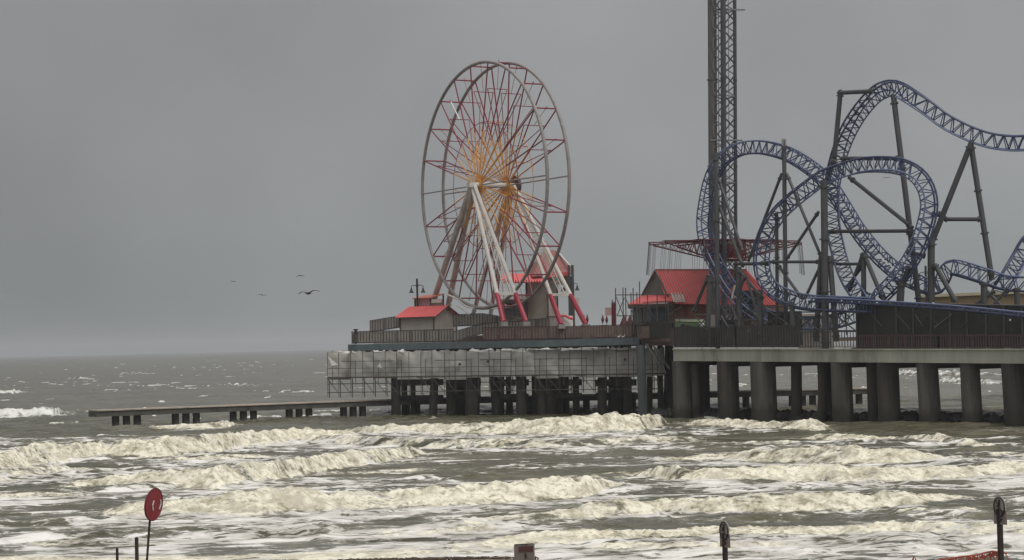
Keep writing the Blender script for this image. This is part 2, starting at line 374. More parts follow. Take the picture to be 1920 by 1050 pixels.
    me.polygons.add(len(q)); me.polygons.foreach_set('loop_start', np.arange(0, q.size, 4, dtype=np.int32))
    me.polygons.foreach_set('use_smooth', np.ones(len(q), bool)); me.update(calc_edges=True)
    at = me.attributes.new('foam', 'FLOAT', 'POINT'); at.data.foreach_set('value', foam.ravel().astype(np.float32))
    at = me.attributes.new('lace', 'FLOAT', 'POINT'); at.data.foreach_set('value', lace.ravel().astype(np.float32))
    o = bpy.data.objects.new('sea', me); COL.objects.link(o); o['kind'] = 'structure'
    me.materials.append(sea_mat()); return o
def sea_mat():
    m = bpy.data.materials.new('surf_water'); m.use_nodes = True; t = m.node_tree; L = t.links.new; N = t.nodes.new
    b = t.nodes['Principled BSDF']; tcn = N('ShaderNodeTexCoord')
    def noise(scale, det=6, ro=.6, sc=(1, 1, 1), dist=0.0, loc=(0, 0, 0)):
        mp = N('ShaderNodeMapping'); mp.inputs['Scale'].default_value = sc; mp.inputs['Location'].default_value = loc
        n = N('ShaderNodeTexNoise'); n.inputs['Scale'].default_value = scale; n.inputs['Detail'].default_value = det
        n.inputs['Roughness'].default_value = ro; n.inputs['Distortion'].default_value = dist
        L(tcn.outputs['Object'], mp.inputs[0]); L(mp.outputs[0], n.inputs['Vector']); return n.outputs['Fac']
    def ma(op, a, b_=None, clamp=False):
        n = N('ShaderNodeMath'); n.operation = op; n.use_clamp = clamp
        for k, v in ((0, a), (1, b_)):
            if v is None: continue
            if isinstance(v, (int, float)): n.inputs[k].default_value = v
            else: L(v, n.inputs[k])
        return n.outputs[0]
    def mrange(v, a, b_, c=0.0, d=1.0):
        n = N('ShaderNodeMapRange'); n.interpolation_type = 'SMOOTHSTEP'
        n.inputs['From Min'].default_value = a; n.inputs['From Max'].default_value = b_
        n.inputs['To Min'].default_value = c; n.inputs['To Max'].default_value = d; L(v, n.inputs['Value']); return n.outputs[0]
    def mix(f, c1, c2):
        n = N('ShaderNodeMix'); n.data_type = 'RGBA'
        if isinstance(f, float): n.inputs[0].default_value = f
        else: L(f, n.inputs[0])
        for k, c in ((6, c1), (7, c2)):
            if isinstance(c, tuple): n.inputs[k].default_value = (*c, 1)
            else: L(c, n.inputs[k])
        return n.outputs[2]
    fo = N('ShaderNodeAttribute'); fo.attribute_name = 'foam'; la = N('ShaderNodeAttribute'); la.attribute_name = 'lace'
    foam = fo.outputs['Fac']; lace = la.outputs['Fac']
    n1 = noise(.55, 9, .68, (.55, 1, 1), .6); n2 = noise(.9, 5, .6, (.45, 1, 1), 1.2, (31, 11, 0))
    ridge = ma('SUBTRACT', 1.0, ma('MULTIPLY', ma('ABSOLUTE', ma('SUBTRACT', n2, .5)), 5.0))
    lf = ma('ADD', ma('MULTIPLY', n1, .75), ma('MULTIPLY', ridge, .22))
    thr = ma('SUBTRACT', .655, ma('MULTIPLY', ma('MINIMUM', lace, 1.05), .17))
    lm = mrange(ma('SUBTRACT', lf, thr), -.012, .03)
    lw = ma('MULTIPLY', mrange(ma('SUBTRACT', lf, thr), -.075, .03), .42)
    lm = ma('MAXIMUM', lm, lw)
    lm = ma('MULTIPLY', lm, mrange(lace, .02, .22))
    n3 = noise(.95, 6, .6, (.8, 1, 1.3), .5, (5, 5, 5)); n4 = noise(3.2, 3, .55)
    fm = mrange(ma('ADD', foam, ma('ADD', ma('MULTIPLY', ma('SUBTRACT', n3, .5), 2.3), ma('MULTIPLY', ma('SUBTRACT', n4, .5), 1.3))), .12, .95)
    fm = ma('MULTIPLY', fm, mrange(foam, .02, .15))
    big = noise(.04, 6, .65, (1, 1.2, 1)); mid = noise(.25, 8, .7, (.5, .8, 1))
    water = mix(mrange(big, .35, .65), (.070, .067, .042), (.114, .106, .070))
    water = mix(mrange(mid, .5, .68), water, (.180, .170, .116))
    cream = mix(mrange(n3, .38, .60), (.56, .52, .40), (.88, .845, .71))
    cream = mix(mrange(n4, .32, .52), (.50, .465, .36), cream)
    n5 = noise(7.5, 4, .7); cream = mix(mrange(n5, .30, .44), (.50, .46, .35), cream)
    sp_ = N('ShaderNodeSeparateXYZ'); L(tcn.outputs['Object'], sp_.inputs[0])
    cream = mix(mrange(sp_.outputs['Y'], 225, 265), cream, (.80, .80, .77))
    white = mix(mrange(n1, .45, .65), (.58, .56, .52), (.92, .90, .87))
    col = mix(ma('MULTIPLY', lm, .94), water, white); col = mix(fm, col, cream)
    
    L(col, b.inputs['Base Color'])
    allf = ma('MAXIMUM', fm, lm)
    L(mrange(allf, 0, 1, .22, .95), b.inputs['Roughness'])
    sp = sock(b, 'Specular IOR Level', 'Specular'); L(mrange(allf, 0, 1, .28, .1), sp)
    b.inputs['IOR'].default_value = 1.33
    bp = N('ShaderNodeBump'); bp.inputs['Strength'].default_value = .34; bp.inputs['Distance'].default_value = .25
    L(ma('ADD', ma('MULTIPLY', mid, .8), ma('ADD', ma('MULTIPLY', n3, .5), ma('MULTIPLY', ma('ADD', ma('MULTIPLY', n4, .45), ma('MULTIPLY', n5, .25)), mrange(foam, 0, .5, .25, 1)))), bp.inputs['Height'])
    bp2 = N('ShaderNodeBump'); bp2.inputs['Strength'].default_value = .85; bp2.inputs['Distance'].default_value = 1.8
    L(noise(.22, 4, .55, (.6, 1.4, 1), .3), bp2.inputs['Height']); L(bp.outputs[0], bp2.inputs['Normal'])
    L(bp2.outputs[0], b.inputs['Normal'])
    return m
make_sea()

# ------------------------------------------------------------------ beach
def make_beach():
    v = []; f = []; xs = np.concatenate([[-500, -200, -90, -50], np.linspace(-32, 32, 220), [50, 90, 200, 500]])
    ys = np.concatenate([[-120, -40, 0, 30, 50, 60, 68], np.linspace(72, 96, 90), [110, 140, 200]])
    X, Y = np.meshgrid(xs, ys); 
    shore = shore_at(X)
    Z = np.clip((shore-Y)*.065, -3, 1.2)+.03*fbm(X*1.2, Y*1.2, 3, 21)-.0
    # low wrack bank in the middle
    n = len(xs)
    for j in range(len(ys)):
        for i in range(n): v.append((X[j, i], Y[j, i], Z[j, i]))
    for j in range(len(ys)-1):
        for i in range(n-1): f.append((j*n+i, j*n+i+1, j*n+n+i+1, j*n+n+i))
    me = bpy.data.meshes.new('beach'); me.from_pydata(v, [], f); me.polygons.foreach_set('use_smooth', [True]*len(f))
    me.materials.append(mat('wet_brown_sand', (.19, .145, .10), .6, .3, .8, bump=.4, stain=(.09, .07, .045), stain_amt=.8))
    o = bpy.data.objects.new('beach', me); COL.objects.link(o); o['kind'] = 'structure'
make_beach()

# ------------------------------------------------------------------ low jetty
J0, J1, JE = P(173, 769, 238), P(735, 748, 259), P(1625, 727, 259)
jt = thing('concrete_jetty', 'long low concrete walkway on groups of three stub piles running out left of the pier', 'jetty', (J0.x, J0.y, 0))
nseg = 13
def jpt(px):
    if px <= 735: t = (px-173)/(735-173); return J0.lerp(J1, t)
    return J1.lerp(JE, (px-735)/(1625-735))
edges = [173, 282, 388, 494, 600, 706, 812, 918, 1024, 1130, 1236, 1342, 1448, 1554, 1625]
for a, b in zip(edges[:-1], edges[1:]):
    A, B = jpt(a), jpt(b); A = A.lerp(B, .003); A.z -= .13; B.z -= .13
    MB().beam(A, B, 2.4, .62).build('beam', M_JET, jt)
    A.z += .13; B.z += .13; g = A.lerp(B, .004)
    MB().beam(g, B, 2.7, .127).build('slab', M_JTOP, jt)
for k in range(14):
    for c in (-19, 0, 19):
        px = 232+106*k+c
        if px > 1620: continue
        p = jpt(max(px, 176)); s = .42+.03*random.random()
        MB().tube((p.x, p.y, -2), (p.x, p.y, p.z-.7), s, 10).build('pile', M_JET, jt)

# ------------------------------------------------------------------ concrete pier on the right
def frontY(px): u = (px-960)/F; return 184.2/(u+.742)
B0, B1 = P(1262, 656, 225), P(1990, 657, frontY(1990))
nrm = Vector((.803, .596, 0))
pier = thing('concrete_pier', 'pale concrete beamed pier on thick dark piles standing in the surf on the right', 'pier', (B0.x, B0.y, 0))
zt0, zt1 = B0.z, B1.z
def on_front(px, dz=0, back=0):
    t = (P(px, 656, frontY(px)).x-B0.x)/(B1.x-B0.x); p = B0.lerp(B1, t); return p+Vector((0, 0, dz))+nrm*back
jo = [1262, 1412, 1504, 1640, 1690, 1790, 1880, 1990]
for a, b in zip(jo[:-1], jo[1:]):
    A, B = on_front(a, 0, .3), on_front(b, 0, .3)
    MB().beam(A.lerp(B, .002), B, .6, 1.18).build('edge_beam', M_CONC, pier)
    # narrow drip ledge above the beam
for a, b in zip(range(1262, 1990, 52), range(1314, 2042, 52)):
    A, B = on_front(a, .13, .25), on_front(min(b, 1990), .13, .25)
    MB().beam(A, A.lerp(B, .985), .75, .125).build('kerb', M_CONC, pier)
q0, q1 = on_front(1262, 0, .61), on_front(1990, 0, .61)
q2, q3 = q1+nrm*34, q0+nrm*30
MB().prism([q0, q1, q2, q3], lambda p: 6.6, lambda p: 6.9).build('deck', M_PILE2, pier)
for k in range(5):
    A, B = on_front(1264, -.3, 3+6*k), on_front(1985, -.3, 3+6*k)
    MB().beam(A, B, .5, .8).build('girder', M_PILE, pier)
# piles: px at the top, px at the foot, row set-back, radius, material
PL = [(1277, 1280, .9, .95, 2), (1303, 1306, 2.2, .42, 2), (1316, 1318, 5, .8, 1), (1292, 1296, 6, 1.0, 1), (1364, 1367, 1.2, 1.12, 1), (1430, 1434, 1.2, 1.3, 2),
      (1493, 1494, 3, .55, 1), (1546, 1550, 7, .75, 1), (1577, 1581, 1.2, 1.02, 2), (1543, 1541, 2, .45, 1), (1636, 1640, 2.5, .62, 1), (1664, 1668, 1.3, 1.05, 1), (1650, 1655, 5, .8, 1),
      (1738, 1745, 1.3, 1.0, 2), (1818, 1824, 1.3, .9, 2), (1900, 1908, 1.3, 1.1, 1), (1960, 1968, 1.3, 1.1, 1),
      (1368, 1370, 9, .8, 1), (1424, 1428, 9, .8, 1), (1575, 1577, 12, .8, 1), (1665, 1668, 12, .8, 1), (1740, 1744, 14, .7, 1), (1898, 1903, 12, .9, 1), (1820, 1824, 16, .6, 1)]
for (a, b, back, r, mk) in PL:
    t = on_front(a, -1.2 if back < 2 else -.7, back); u = (a-960)/F
    # slide along the view so that the set-back pile keeps its place between the others
    Yq = frontY(a)+back*1.15; t = Vector((P(a, 680, Yq).x, Yq, 5.9 if back > 2 else on_front(a).z-1.19)); f = P(b, 790, Yq)
    mb = MB().tube((f.x, Yq, -2.5), (f.x, Yq, 0.0), r*1.02, 16).tube((f.x, Yq, 0), (t.x, Yq, t.z), r*1.02, 16, r)
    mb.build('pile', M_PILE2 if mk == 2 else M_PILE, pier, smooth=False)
for px in (1277, 1364, 1430, 1577, 1664, 1738, 1818, 1900):
    Yq = frontY(px)+1.0; A = Vector((P(px, 680, Yq).x, Yq, on_front(px).z-1.2)); 
    MB().beam(A, A+nrm*26, 1.3, .55).build('cross_beam', M_PILE, pier)

rb = MB(); rr = random.Random(5)  # added black lumps standing in for the dark band of shaded water under the pier
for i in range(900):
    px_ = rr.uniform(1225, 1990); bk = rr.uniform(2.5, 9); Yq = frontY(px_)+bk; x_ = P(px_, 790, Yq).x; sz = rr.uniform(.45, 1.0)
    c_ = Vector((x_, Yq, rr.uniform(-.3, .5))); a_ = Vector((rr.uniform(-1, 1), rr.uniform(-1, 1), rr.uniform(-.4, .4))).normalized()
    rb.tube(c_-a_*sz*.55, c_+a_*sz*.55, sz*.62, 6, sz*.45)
o_ = rb.build('dark_band_lumps', mat('dark_band_black', (.028, .027, .024), .7, .4, 1.5), None, kind='stuff')

# ------------------------------------------------------------------ pier head with the wheel
def scY(px): return 256.5-(px-613)*(256.5-240)/(1262-613) if px > 655 else 257
hd = thing('pier_head', 'wide pier head with blue grey edge girder on crowded dark piles under the ferris wheel', 'pier', (0, 250, 0))
E0, E1 = P(655, 646, 258), P(1200, 633, 240)
E2 = P(1262, 636, 231)
for k in range(9):
    A, B = E0.lerp(E1, k/9), E0.lerp(E1, (k+1)/9)
    MB().beam(A.lerp(B, .004), B, .35, .80).build('edge_girder', M_BEAM, hd)
MB().beam(E1+Vector((.1, -.1, .05)), E2, .35, .3).build('edge_girder', M_STONE, hd)
MB().beam(E0, E0+Vector((3, 26, 0)), .35, .80).build('edge_girder', M_BEAM, hd)
MB().prism([E0+Vector((.2, .3, 0)), E1+Vector((0, .4, 0)), E2+Vector((0, .4, 0)), Vector((26, 243, 0)), Vector((45, 262, 0)), Vector((2, 292, 0)), Vector((-16, 288, 0))], 7.9, 8.35).build('deck', M_DECK, hd)
HP = [(742, 742, 1, .58), (757, 758.5, 5, .38), (773, 775, 4, .33), (817, 809, 1, .50), (846, 846, 2, .62), (857, 861, 4, .62), (884, 884, 1, .8), (870, 872, 7, .55), (896, 890, 5, .45),
      (922, 934, 2, .55), (941, 939, 5, .33), (953, 953, 8, .3), (977, 977.5, 1, .62), (1004, 1007, 3, .55), (1014, 1016, 1, .55), (1033, 1030, 2, .62), (1044, 1046, 4, .55), (1048, 1066, 6, .42), (1080, 1079, 3, .38), (1062, 1060, 10, .35),
      (1130, 1128, 1, .55), (1152, 1146, 3, .55), (1150, 1160, 6, .5), (1176, 1177, 1, .48), (1168, 1168, 7, .4), (1218, 1218, 3, .34), (1238, 1238, 4, .34), (1257, 1257, 4, .36), (1252, 1246, 12, .3)]
for (a, b, dY_, r) in HP:
    Yq = scY(a)+.6+dY_; t = P(a, 662, Yq); t.z = 7.95; f = P(b, 780, Yq)
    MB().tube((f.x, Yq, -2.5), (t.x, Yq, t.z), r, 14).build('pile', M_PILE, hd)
for a, b in ((738, 830), (838, 900), (922, 990), (1003, 1090), (1118, 1192)):
    A, B = P(a, 716, scY(a)+2), P(b, 716, scY(b)+2); A.z = B.z = P(a, 712, scY(a)+2).z
    MB().beam(A, B, .6, .75).build('cap_beam', M_PILE, hd)
    A, B = P(a, 742, scY(a)+3), P(b, 742, scY(b)+3); A.z = B.z = 2.55
    MB().beam(A, B, .5, .6).build('cap_beam', M_PILE, hd)
cp = P(1201, 640, 237)
MB().tube((P(1206, 780, 237).x, 237, -2), (cp.x, 237, 8.0), .52, 16).build('pile', mat('blue_grey_column', (.10, .11, .115), .7, .2, 1, stain=(.06, .06, .06), stain_amt=.6, streak=True), hd, label='tall blue grey round column at the corner')
for (a, ya, b, yb) in ((1212, 645, 1238, 690), (1228, 650, 1255, 692), (1225, 648, 1248, 700)):
    MB().tube(P(a, ya, 234), P(b, yb, 233), .1, 6).build('brace', M_SUP, hd)

# ------------------------------------------------------------------ scaffold under the head and its tarpaulins
sc = thing('scaffold', 'tube scaffold with guard rails hung below the pier head around the tarpaulin sheeting', 'scaffold', (0, 250, 0))
px = 614; i = 0
sxs = []
while px < 1262:
    sxs.append(px); px += 21.5+random.uniform(-2, 2)
DY = -1.0
def S(px, py, dy=DY): return P(px, py, scY(px)+dy)
def slope(px): return -(px-613)*.012          # rows follow the deck
for i, px in enumerate(sxs):
    yt = 660+slope(px)+random.uniform(-3, 2); yb = 744-(px-613)*.02+random.uniform(-2, 2)
    MB().tube(S(px, yt), S(px+.8, yb), .042, 5).build('pole', M_SCAF, sc)
    if i % 2 == 0: MB().tube(S(px+9, 676+slope(px)), S(px+9.5, 722), .04, 5).build('pole', M_SCAF, sc)
    MB().tube(S(px+3, 706, 1.2), S(px+4, 746-(px-613)*.02, 1.2), .055, 5).build('pole', M_SCAF, sc)
for (y, r) in ((691, .033), (700, .028), (708, .075), (736, .05)):
    for a, b in zip(sxs[:-1:3], sxs[3::3]+[sxs[-1]]):
        MB().tube(S(a, y+slope(a)), S(b, y+slope(b)), r, 5).build('ledger', M_SCAF, sc)
for a, b in zip(sxs[:-1:3], sxs[3::3]+[sxs[-1]]):
    MB().tube(S(a, 720+slope(a), 1.2), S(b, 720+slope(b), 1.2), .05, 5).build('ledger', M_SCAF, sc)
    A, B = S(a, 708.5+slope(a), -.1), S(b, 708.5+slope(b), -.1)
    MB().beam(A+Vector((0, .6, 0)), B+Vector((0, .6, 0)), 1.1, .06).build('plank', M_STONE, sc)
for a, b in zip(sxs[:-1], sxs[1:]):
    if random.random() < .75:
        u, d = (a, b) if random.random() < .7 else (b, a)
        MB().tube(S(u, 710+slope(u)), S(d, 737+slope(d)), .045, 5).build('brace', M_SCAF, sc)
for (a, b) in ((640, 740), (815, 880), (900, 960), (1000, 1100)):
    MB().tube(S(a, 678+slope(a), DY-.3), S(b, 678+slope(b), DY-.3), .04, 5).build('ledger', M_SCAF, sc)
def tarp(a, b, ya, yb, bulge, m=M_TARP, nx=10, ny=16, dy=0, seedv=0):
    v = []; f = []
    for j in range(ny+1):
        for i in range(nx+1):
            t = i/nx; s = j/ny; px = a+(b-a)*t
            py = ya+slope(px)+(yb-ya)*s+(1.6*math.sin(px*.21+seedv)+1.2*math.sin(px*.53))*(1-s if s < .2 else 0)
            d = -bulge*math.sin(math.pi*t)*(.5+.5*math.sin(math.pi*s))+.22*float(fbm(np.array([px*.09]), np.array([s*3+seedv]), 3, 2)[0])
            v.append(P(px, py, scY(px)+dy+d))
    n = nx+1
    for j in range(ny):
        for i in range(nx): f.append((j*n+i, j*n+n+i, j*n+n+i+1, j*n+i+1))
    mb = MB(); mb.v = v; mb.f = f; return mb
tp = thing('tarpaulin_sheeting', 'grey sagging tarpaulin sheets wrapped along the underside of the pier head', 'tarpaulin', (0, 250, 0))
for i, (a, b) in enumerate(zip(sxs[:-1:2], sxs[2::2]+[sxs[-1]])):
    lo = 712
    tarp(a, b+.3, 660, lo+random.uniform(-3, 3), .22+.15*random.random(), seedv=i).build('sheet', M_TARP, tp, smooth=True)
for (a, b, h_) in ((620, 655, 6), (660, 668, 8), (700, 722, 5), (745, 757, 9), (880, 925, 7), (930, 985, 7), (990, 1050, 3), (1052, 1110, 5), (1112, 1145, 3), (1146, 1178, 5), (1180, 1222, 3)):
    tarp(a, b, 658.5, 658.5+h_*.8, .25, M_TARPW, 8, 4, dy=-.75, seedv=a).build('top_fold', M_TARPW, tp, smooth=True)
for tri in (((615, 668), (634, 684), (622, 686)), ((712, 680), (716, 690), (708, 688))):
    MB().poly([P(x, y, scY(x)-1.15) for x, y in tri], .03).build('loose_flap', M_TARPW, tp)
for x, y in ((862, 683), (915, 678), (1172, 674)):
    c = P(x, y, scY(x)-.75); MB().tube(c, c+Vector((0, .12, 0)), .16, 8).build('tear', M_BLACK, tp)

# ------------------------------------------------------------------ railings
def railing(name, label, pts, Ys, h, m=M_RAIL, post=2.0, gap=.38, panel=None, group=None, prof=.07):
    """pts: pixel polyline of the railing's foot, Ys its distances"""
    W = [P(x, y, Yq) for (x, y), Yq in zip(pts, Ys)]
    t = thing(name, label, 'railing', tuple(W[0]), group)
    pk = MB()
    for a, b in zip(W[:-1], W[1:]):
        n = max(1, round((b-a).length/post)); L_ = (b-a).length
        for k in range(n+1):
            p = a.lerp(b, k/n); MB().tube(p, p+Vector((0, 0, h+.05)), .06, 4).build('post', m, t)
        up = Vector((0, 0, h)); MB().tube(a+up, b+up, .055, 4).build('top_rail', m, t)
        lo = Vector((0, 0, .12)); MB().tube(a+lo, b+lo, .04, 4).build('bottom_rail', m, t)
        c = int(L_/gap)
        for k in range(1, c):
            p = a.lerp(b, k/c); pk.box(p+Vector((0, 0, .12+(h-.12)/2)), (prof, prof, h-.12))
        if panel:
            for k in range(n):
                p, q = a.lerp(b, (k+.03)/n), a.lerp(b, (k+.97)/n)
                MB().beam(p+Vector((0, .03, h*.96)), q+Vector((0, .03, h*.96)), .02, h*.94).build('mesh_panel', panel, t)
    pk.build('picket', m, t, kind='stuff')
    return t
M_PNL = mat('brown_grey_mesh_panel', (.25, .225, .20), .9, .2, 1)
railing('railing', 'dark picket railing along the edge of the pier head below the small red roofed booth', [(660, 645), (693, 644), (850, 641)], [257.8, 257, 252.5], 1.5, panel=M_PNL)
railing('railing', 'short railing with black mesh sloping up to the left corner of the booth', [(694, 624), (749, 615)], [262, 260], 1.5, panel=M_PNL)
railing('railing', 'brown railing climbing a ramp right of the booth towards the wheel', [(850, 642), (905, 626), (990, 621)], [252.4, 252, 250], 1.25, panel=M_PNL)
railing('railing', 'upper brown railing behind the ramp beneath the wheel', [(850, 613), (905, 611), (985, 624), (1030, 620)], [256, 254, 250, 249], 1.5, panel=M_PNL)
railing('railing', 'long reddish brown railing along the front edge of the pier head below the wheel', [(905, 638), (1060, 636), (1196, 633)], [250.5, 245.5, 240.5], 1.5, M_BRAIL, panel=mat('reddish_brown_mesh', (.22, .16, .14), .9, .25, 1))
railing('railing', 'dark cluttered railing over the corner between pier head and concrete pier', [(1186, 633), (1262, 634), (1330, 648)], [239, 231, 219], 1.7, panel=M_SCREEN)
railing('railing', 'dark screened railing on the left end of the concrete pier', [(1264, 652), (1380, 652), (1498, 652)], [225.4, frontY(1380)+.4, frontY(1498)+.4], 2.2, panel=M_SCREEN)
railing('railing', 'open railing in front of the see through gap below the blue track', [(1500, 652), (1606, 653)], [frontY(1500)+.4, frontY(1606)+.4], 1.6, post=1.6)
# raised platform carrying the wheel
pf = thing('wheel_platform', 'low brown platform hidden behind railings that carries the ferris wheel', 'platform', (0, 255, 8))
a, b = P(860, 640, 256), P(1108, 634, 244)
MB().prism([(a.x, a.y), (b.x, b.y-.5), (b.x+4, b.y+12), (a.x+6, a.y+13)], 8.36, 9.6).build('base', M_STONE, pf)
MB().prism([(b.x+.1, b.y-.4), (P(1185, 630, 241).x, 241.5), (P(1185, 630, 241).x+3, 254), (b.x+4.1, b.y+12)], 8.37, 9.1).build('step', M_STONE, pf)
MB().prism([(P(700, 640, 259.5).x, 259.5), (P(858, 640, 257).x, 257), (P(858, 640, 257).x+4, 268), (P(700, 640, 259.5).x+3, 270)], 8.37, 9.45).build('ramp', M_BEIGE, pf)

# ------------------------------------------------------------------ ferris wheel
WC = P(923.5, 347.5, 250); AX = Vector((.854, .52, 0)).normalized(); WD = Vector((.52, -.854, 0)).normalized(); UP = Vector((0, 0, 1))
R = 14.55; SEP = 2.95; NS = 22
wh = thing('ferris_wheel', 'bare ferris wheel without gondolas, pale rims and dark red spokes turning orange at the hub', 'ferris wheel', (WC.x, WC.y, 9.6))
def wp(r, ang, ax): return WC+WD*(r*math.cos(ang))+UP*(r*math.sin(ang))+AX*ax
for sgn in (-1, 1):
    MB().path([wp(R, 2*math.pi*k/132, sgn*SEP/2) for k in range(132)], .2, 8, True).build('rim', M_WRIM, wh, smooth=True)
    MB().path([wp(R*.52, 2*math.pi*(k+.0)/NS, sgn*SEP*.36) for k in range(NS)], .045, 4, True).build('inner_ring', M_ORG if sgn > 0 else M_WRED, wh)
HF = SEP*.5+.75
for k in range(NS):
    a = 2*math.pi*k/NS; gray = k in (0, NS//2)
    for sgn in (-1, 1):
        h0 = wp(.45, a, sgn*1.9); n1 = wp(R, a, sgn*SEP/2)
        br = wp(R*.42, a, 0).lerp(h0.lerp(n1, .42), 1)
        if gray:
            MB().tube(h0, n1, .085, 6).build('spoke', M_WRIM, wh)
        else:
            o1 = MB().tube(br, n1, .085, 5).build('spoke', M_WRED, wh)
            MB().tube(h0, br, .08, 5).build('spoke', M_ORG, wh)
            # crossing diagonals towards the opposite hub flange
            h1 = wp(.45, a, -sgn*1.9); q = wp(R*.785, a, sgn*SEP*.46); b2 = h1.lerp(q, .45)
            MB().tube(h1, b2, .055, 4).build('diagonal', M_ORG, wh)
            MB().tube(b2, q, .055, 4).build('diagonal', M_WRED, wh)
    if not gray:
        A, B = wp(R, a, -SEP/2), wp(R, a, SEP/2)
        MB().tube(A, B, .085, 6).build('cross_bar', M_WRED, wh)
        A2, B2 = wp(R*.785, a, -SEP*.46), wp(R*.785, a, SEP*.46)
        MB().tube(A2, B2, .05, 5).build('cross_bar', M_WRED, wh)
        whitebar = (k == 8)
        MB().tube((A+B)/2, (A2+B2)/2, .09 if whitebar else .03, 5).build('strut', M_GLOBE if whitebar else M_WRED, wh)
        MB().tube(wp(R, a, 0)+UP*.0, wp(R+.32, a, 0), .05, 4).build('gondola_bracket', M_WRED, wh)
        A3, B3 = wp(R*.52, a, -SEP*.36), wp(R*.52, a, SEP*.36); MB().tube(A3, B3, .04, 4).build('cross_bar', M_ORG if k % 2 else M_WRED, wh)
    a2 = 2*math.pi*(k+1)/NS
    for sgn in (-1, 1):
        MB().tube(wp(R*.52, a, sgn*SEP*.36), wp(R*.3, a2, -sgn*SEP*.3), .035, 4).build('brace', M_ORG, wh)
# hub drum, flanges, axle
MB().tube(WC-AX*2.9, WC+AX*2.9, .32, 14).build('axle', M_WHT, wh)
for sgn in (-1, 1):
    MB().tube(WC+AX*(sgn*1.8), WC+AX*(sgn*2.02), .75, 18).build('hub_flange', M_ORG, wh)
MB().tube(WC+AX*3.05, WC+AX*3.35, 1.15, 24).build('hub_disc', M_TOW, wh)
MB().tube(WC+AX*2.95, WC+AX*3.04, 1.22, 24).build('hub_disc', M_TRIM, wh)
MB().box(WC-AX*2.9, (.9, .7, .6), math.atan2(AX.y, AX.x)).build('bearing', M_WHT, wh)
MB().box(WC+AX*2.72, (.5, .7, .6), math.atan2(AX.y, AX.x)).build('bearing', M_WHT, wh)
HN, HB = WC-AX*2.7, WC+AX*2.7
def leg(px0, px1, ytop, ybot, Yf, hub, x0, x1, redfrom, mU, mL, nm, lad=False, r=.27):
    """twin tube leg from the hub to feet at px0 and px1"""
    Fa, Fb = P(px0, ybot, Yf), P(px1, ybot, Yf)
    g = thing_part(nm, wh)
    ha, hb = hub+WD*x0, hub+WD*x1
    t = redfrom
    ma_, mb_ = ha.lerp(Fa, t), hb.lerp(Fb, t)
    MB().tube(ha, ma_, r, 8).build('leg_tube', mU, g); MB().tube(hb, mb_, r, 8).build('leg_tube', mU, g)
    if t < 1:
        MB().tube(ma_, Fa, r*1.2, 10).build('leg_foot', mL, g); MB().tube(mb_, Fb, r*1.2, 10).build('leg_foot', mL, g)
        MB().beam(ma_+UP*.15, mb_+UP*.15, .5, .32).build('leg_tie', M_WHT, g)
        for Fq in (Fa, Fb): MB().box(Fq-UP*.25, (.8, .8, .5), .3).build('foot_plate', M_WRIM, g)
    if lad:
        c0, c1 = hb.lerp(mb_, .12), hb.lerp(mb_, .96); off = (ha-hb).normalized()*-.0
        o0, o1 = hb.lerp(ha, .5).lerp(ma_.lerp(mb_, .62), .1), ma_.lerp(mb_, .62)
        o0 = hub+WD*.2; s = Vector((.27, -.2, 0))
        MB().tube(o0-s, o1-s, .06, 4).tube(o0+s, o1+s, .06, 4).build('ladder_rail', M_WHT, g)
        rg = MB(); n = 34
        for i in range(1, n):
            c = o0.lerp(o1, i/n); rg.tube(c-s, c+s, .04, 4)
            c2 = o0.lerp(o1, (i+1)/n); rg.tube(c-s, c2+s, .03, 4)
        rg.build('ladder_rung', M_WHT, g, kind='stuff')
    return g
def thing_part(nm, par):
    o = bpy.data.objects.new(nm, None); COL.objects.link(o); o.parent = par; return o
leg(800, 834, 0, 604, 267, HN, -.35, .1, 1.0, M_PINKW, M_PINKW, 'support_leg', r=.36)
leg(944, 986, 0, 603, 241.5, HN, -.2, .3, .80, M_WHT, M_RED, 'support_leg', lad=True, r=.25)
leg(884, 918, 0, 600, 261, HB, -.3, .2, 1.0, M_PINKW, M_WRED, 'support_leg', r=.27)
leg(1052, 1098, 0, 608, 245.5, HB, -.1, .4, .79, M_WHT, M_RED, 'support_leg', lad=True, r=.25)
# loading rail below the wheel
MB().path([P(x, y, 251) for x, y in ((838, 552), (856, 560), (872, 574), (900, 580), (930, 578), (950, 572))], .09, 6).build('loading_rail', M_WHT, wh)
MB().path([P(x, y, 252) for x, y in ((845, 568), (862, 576), (880, 590))], .06, 6).build('loading_rail', M_WHT, wh)

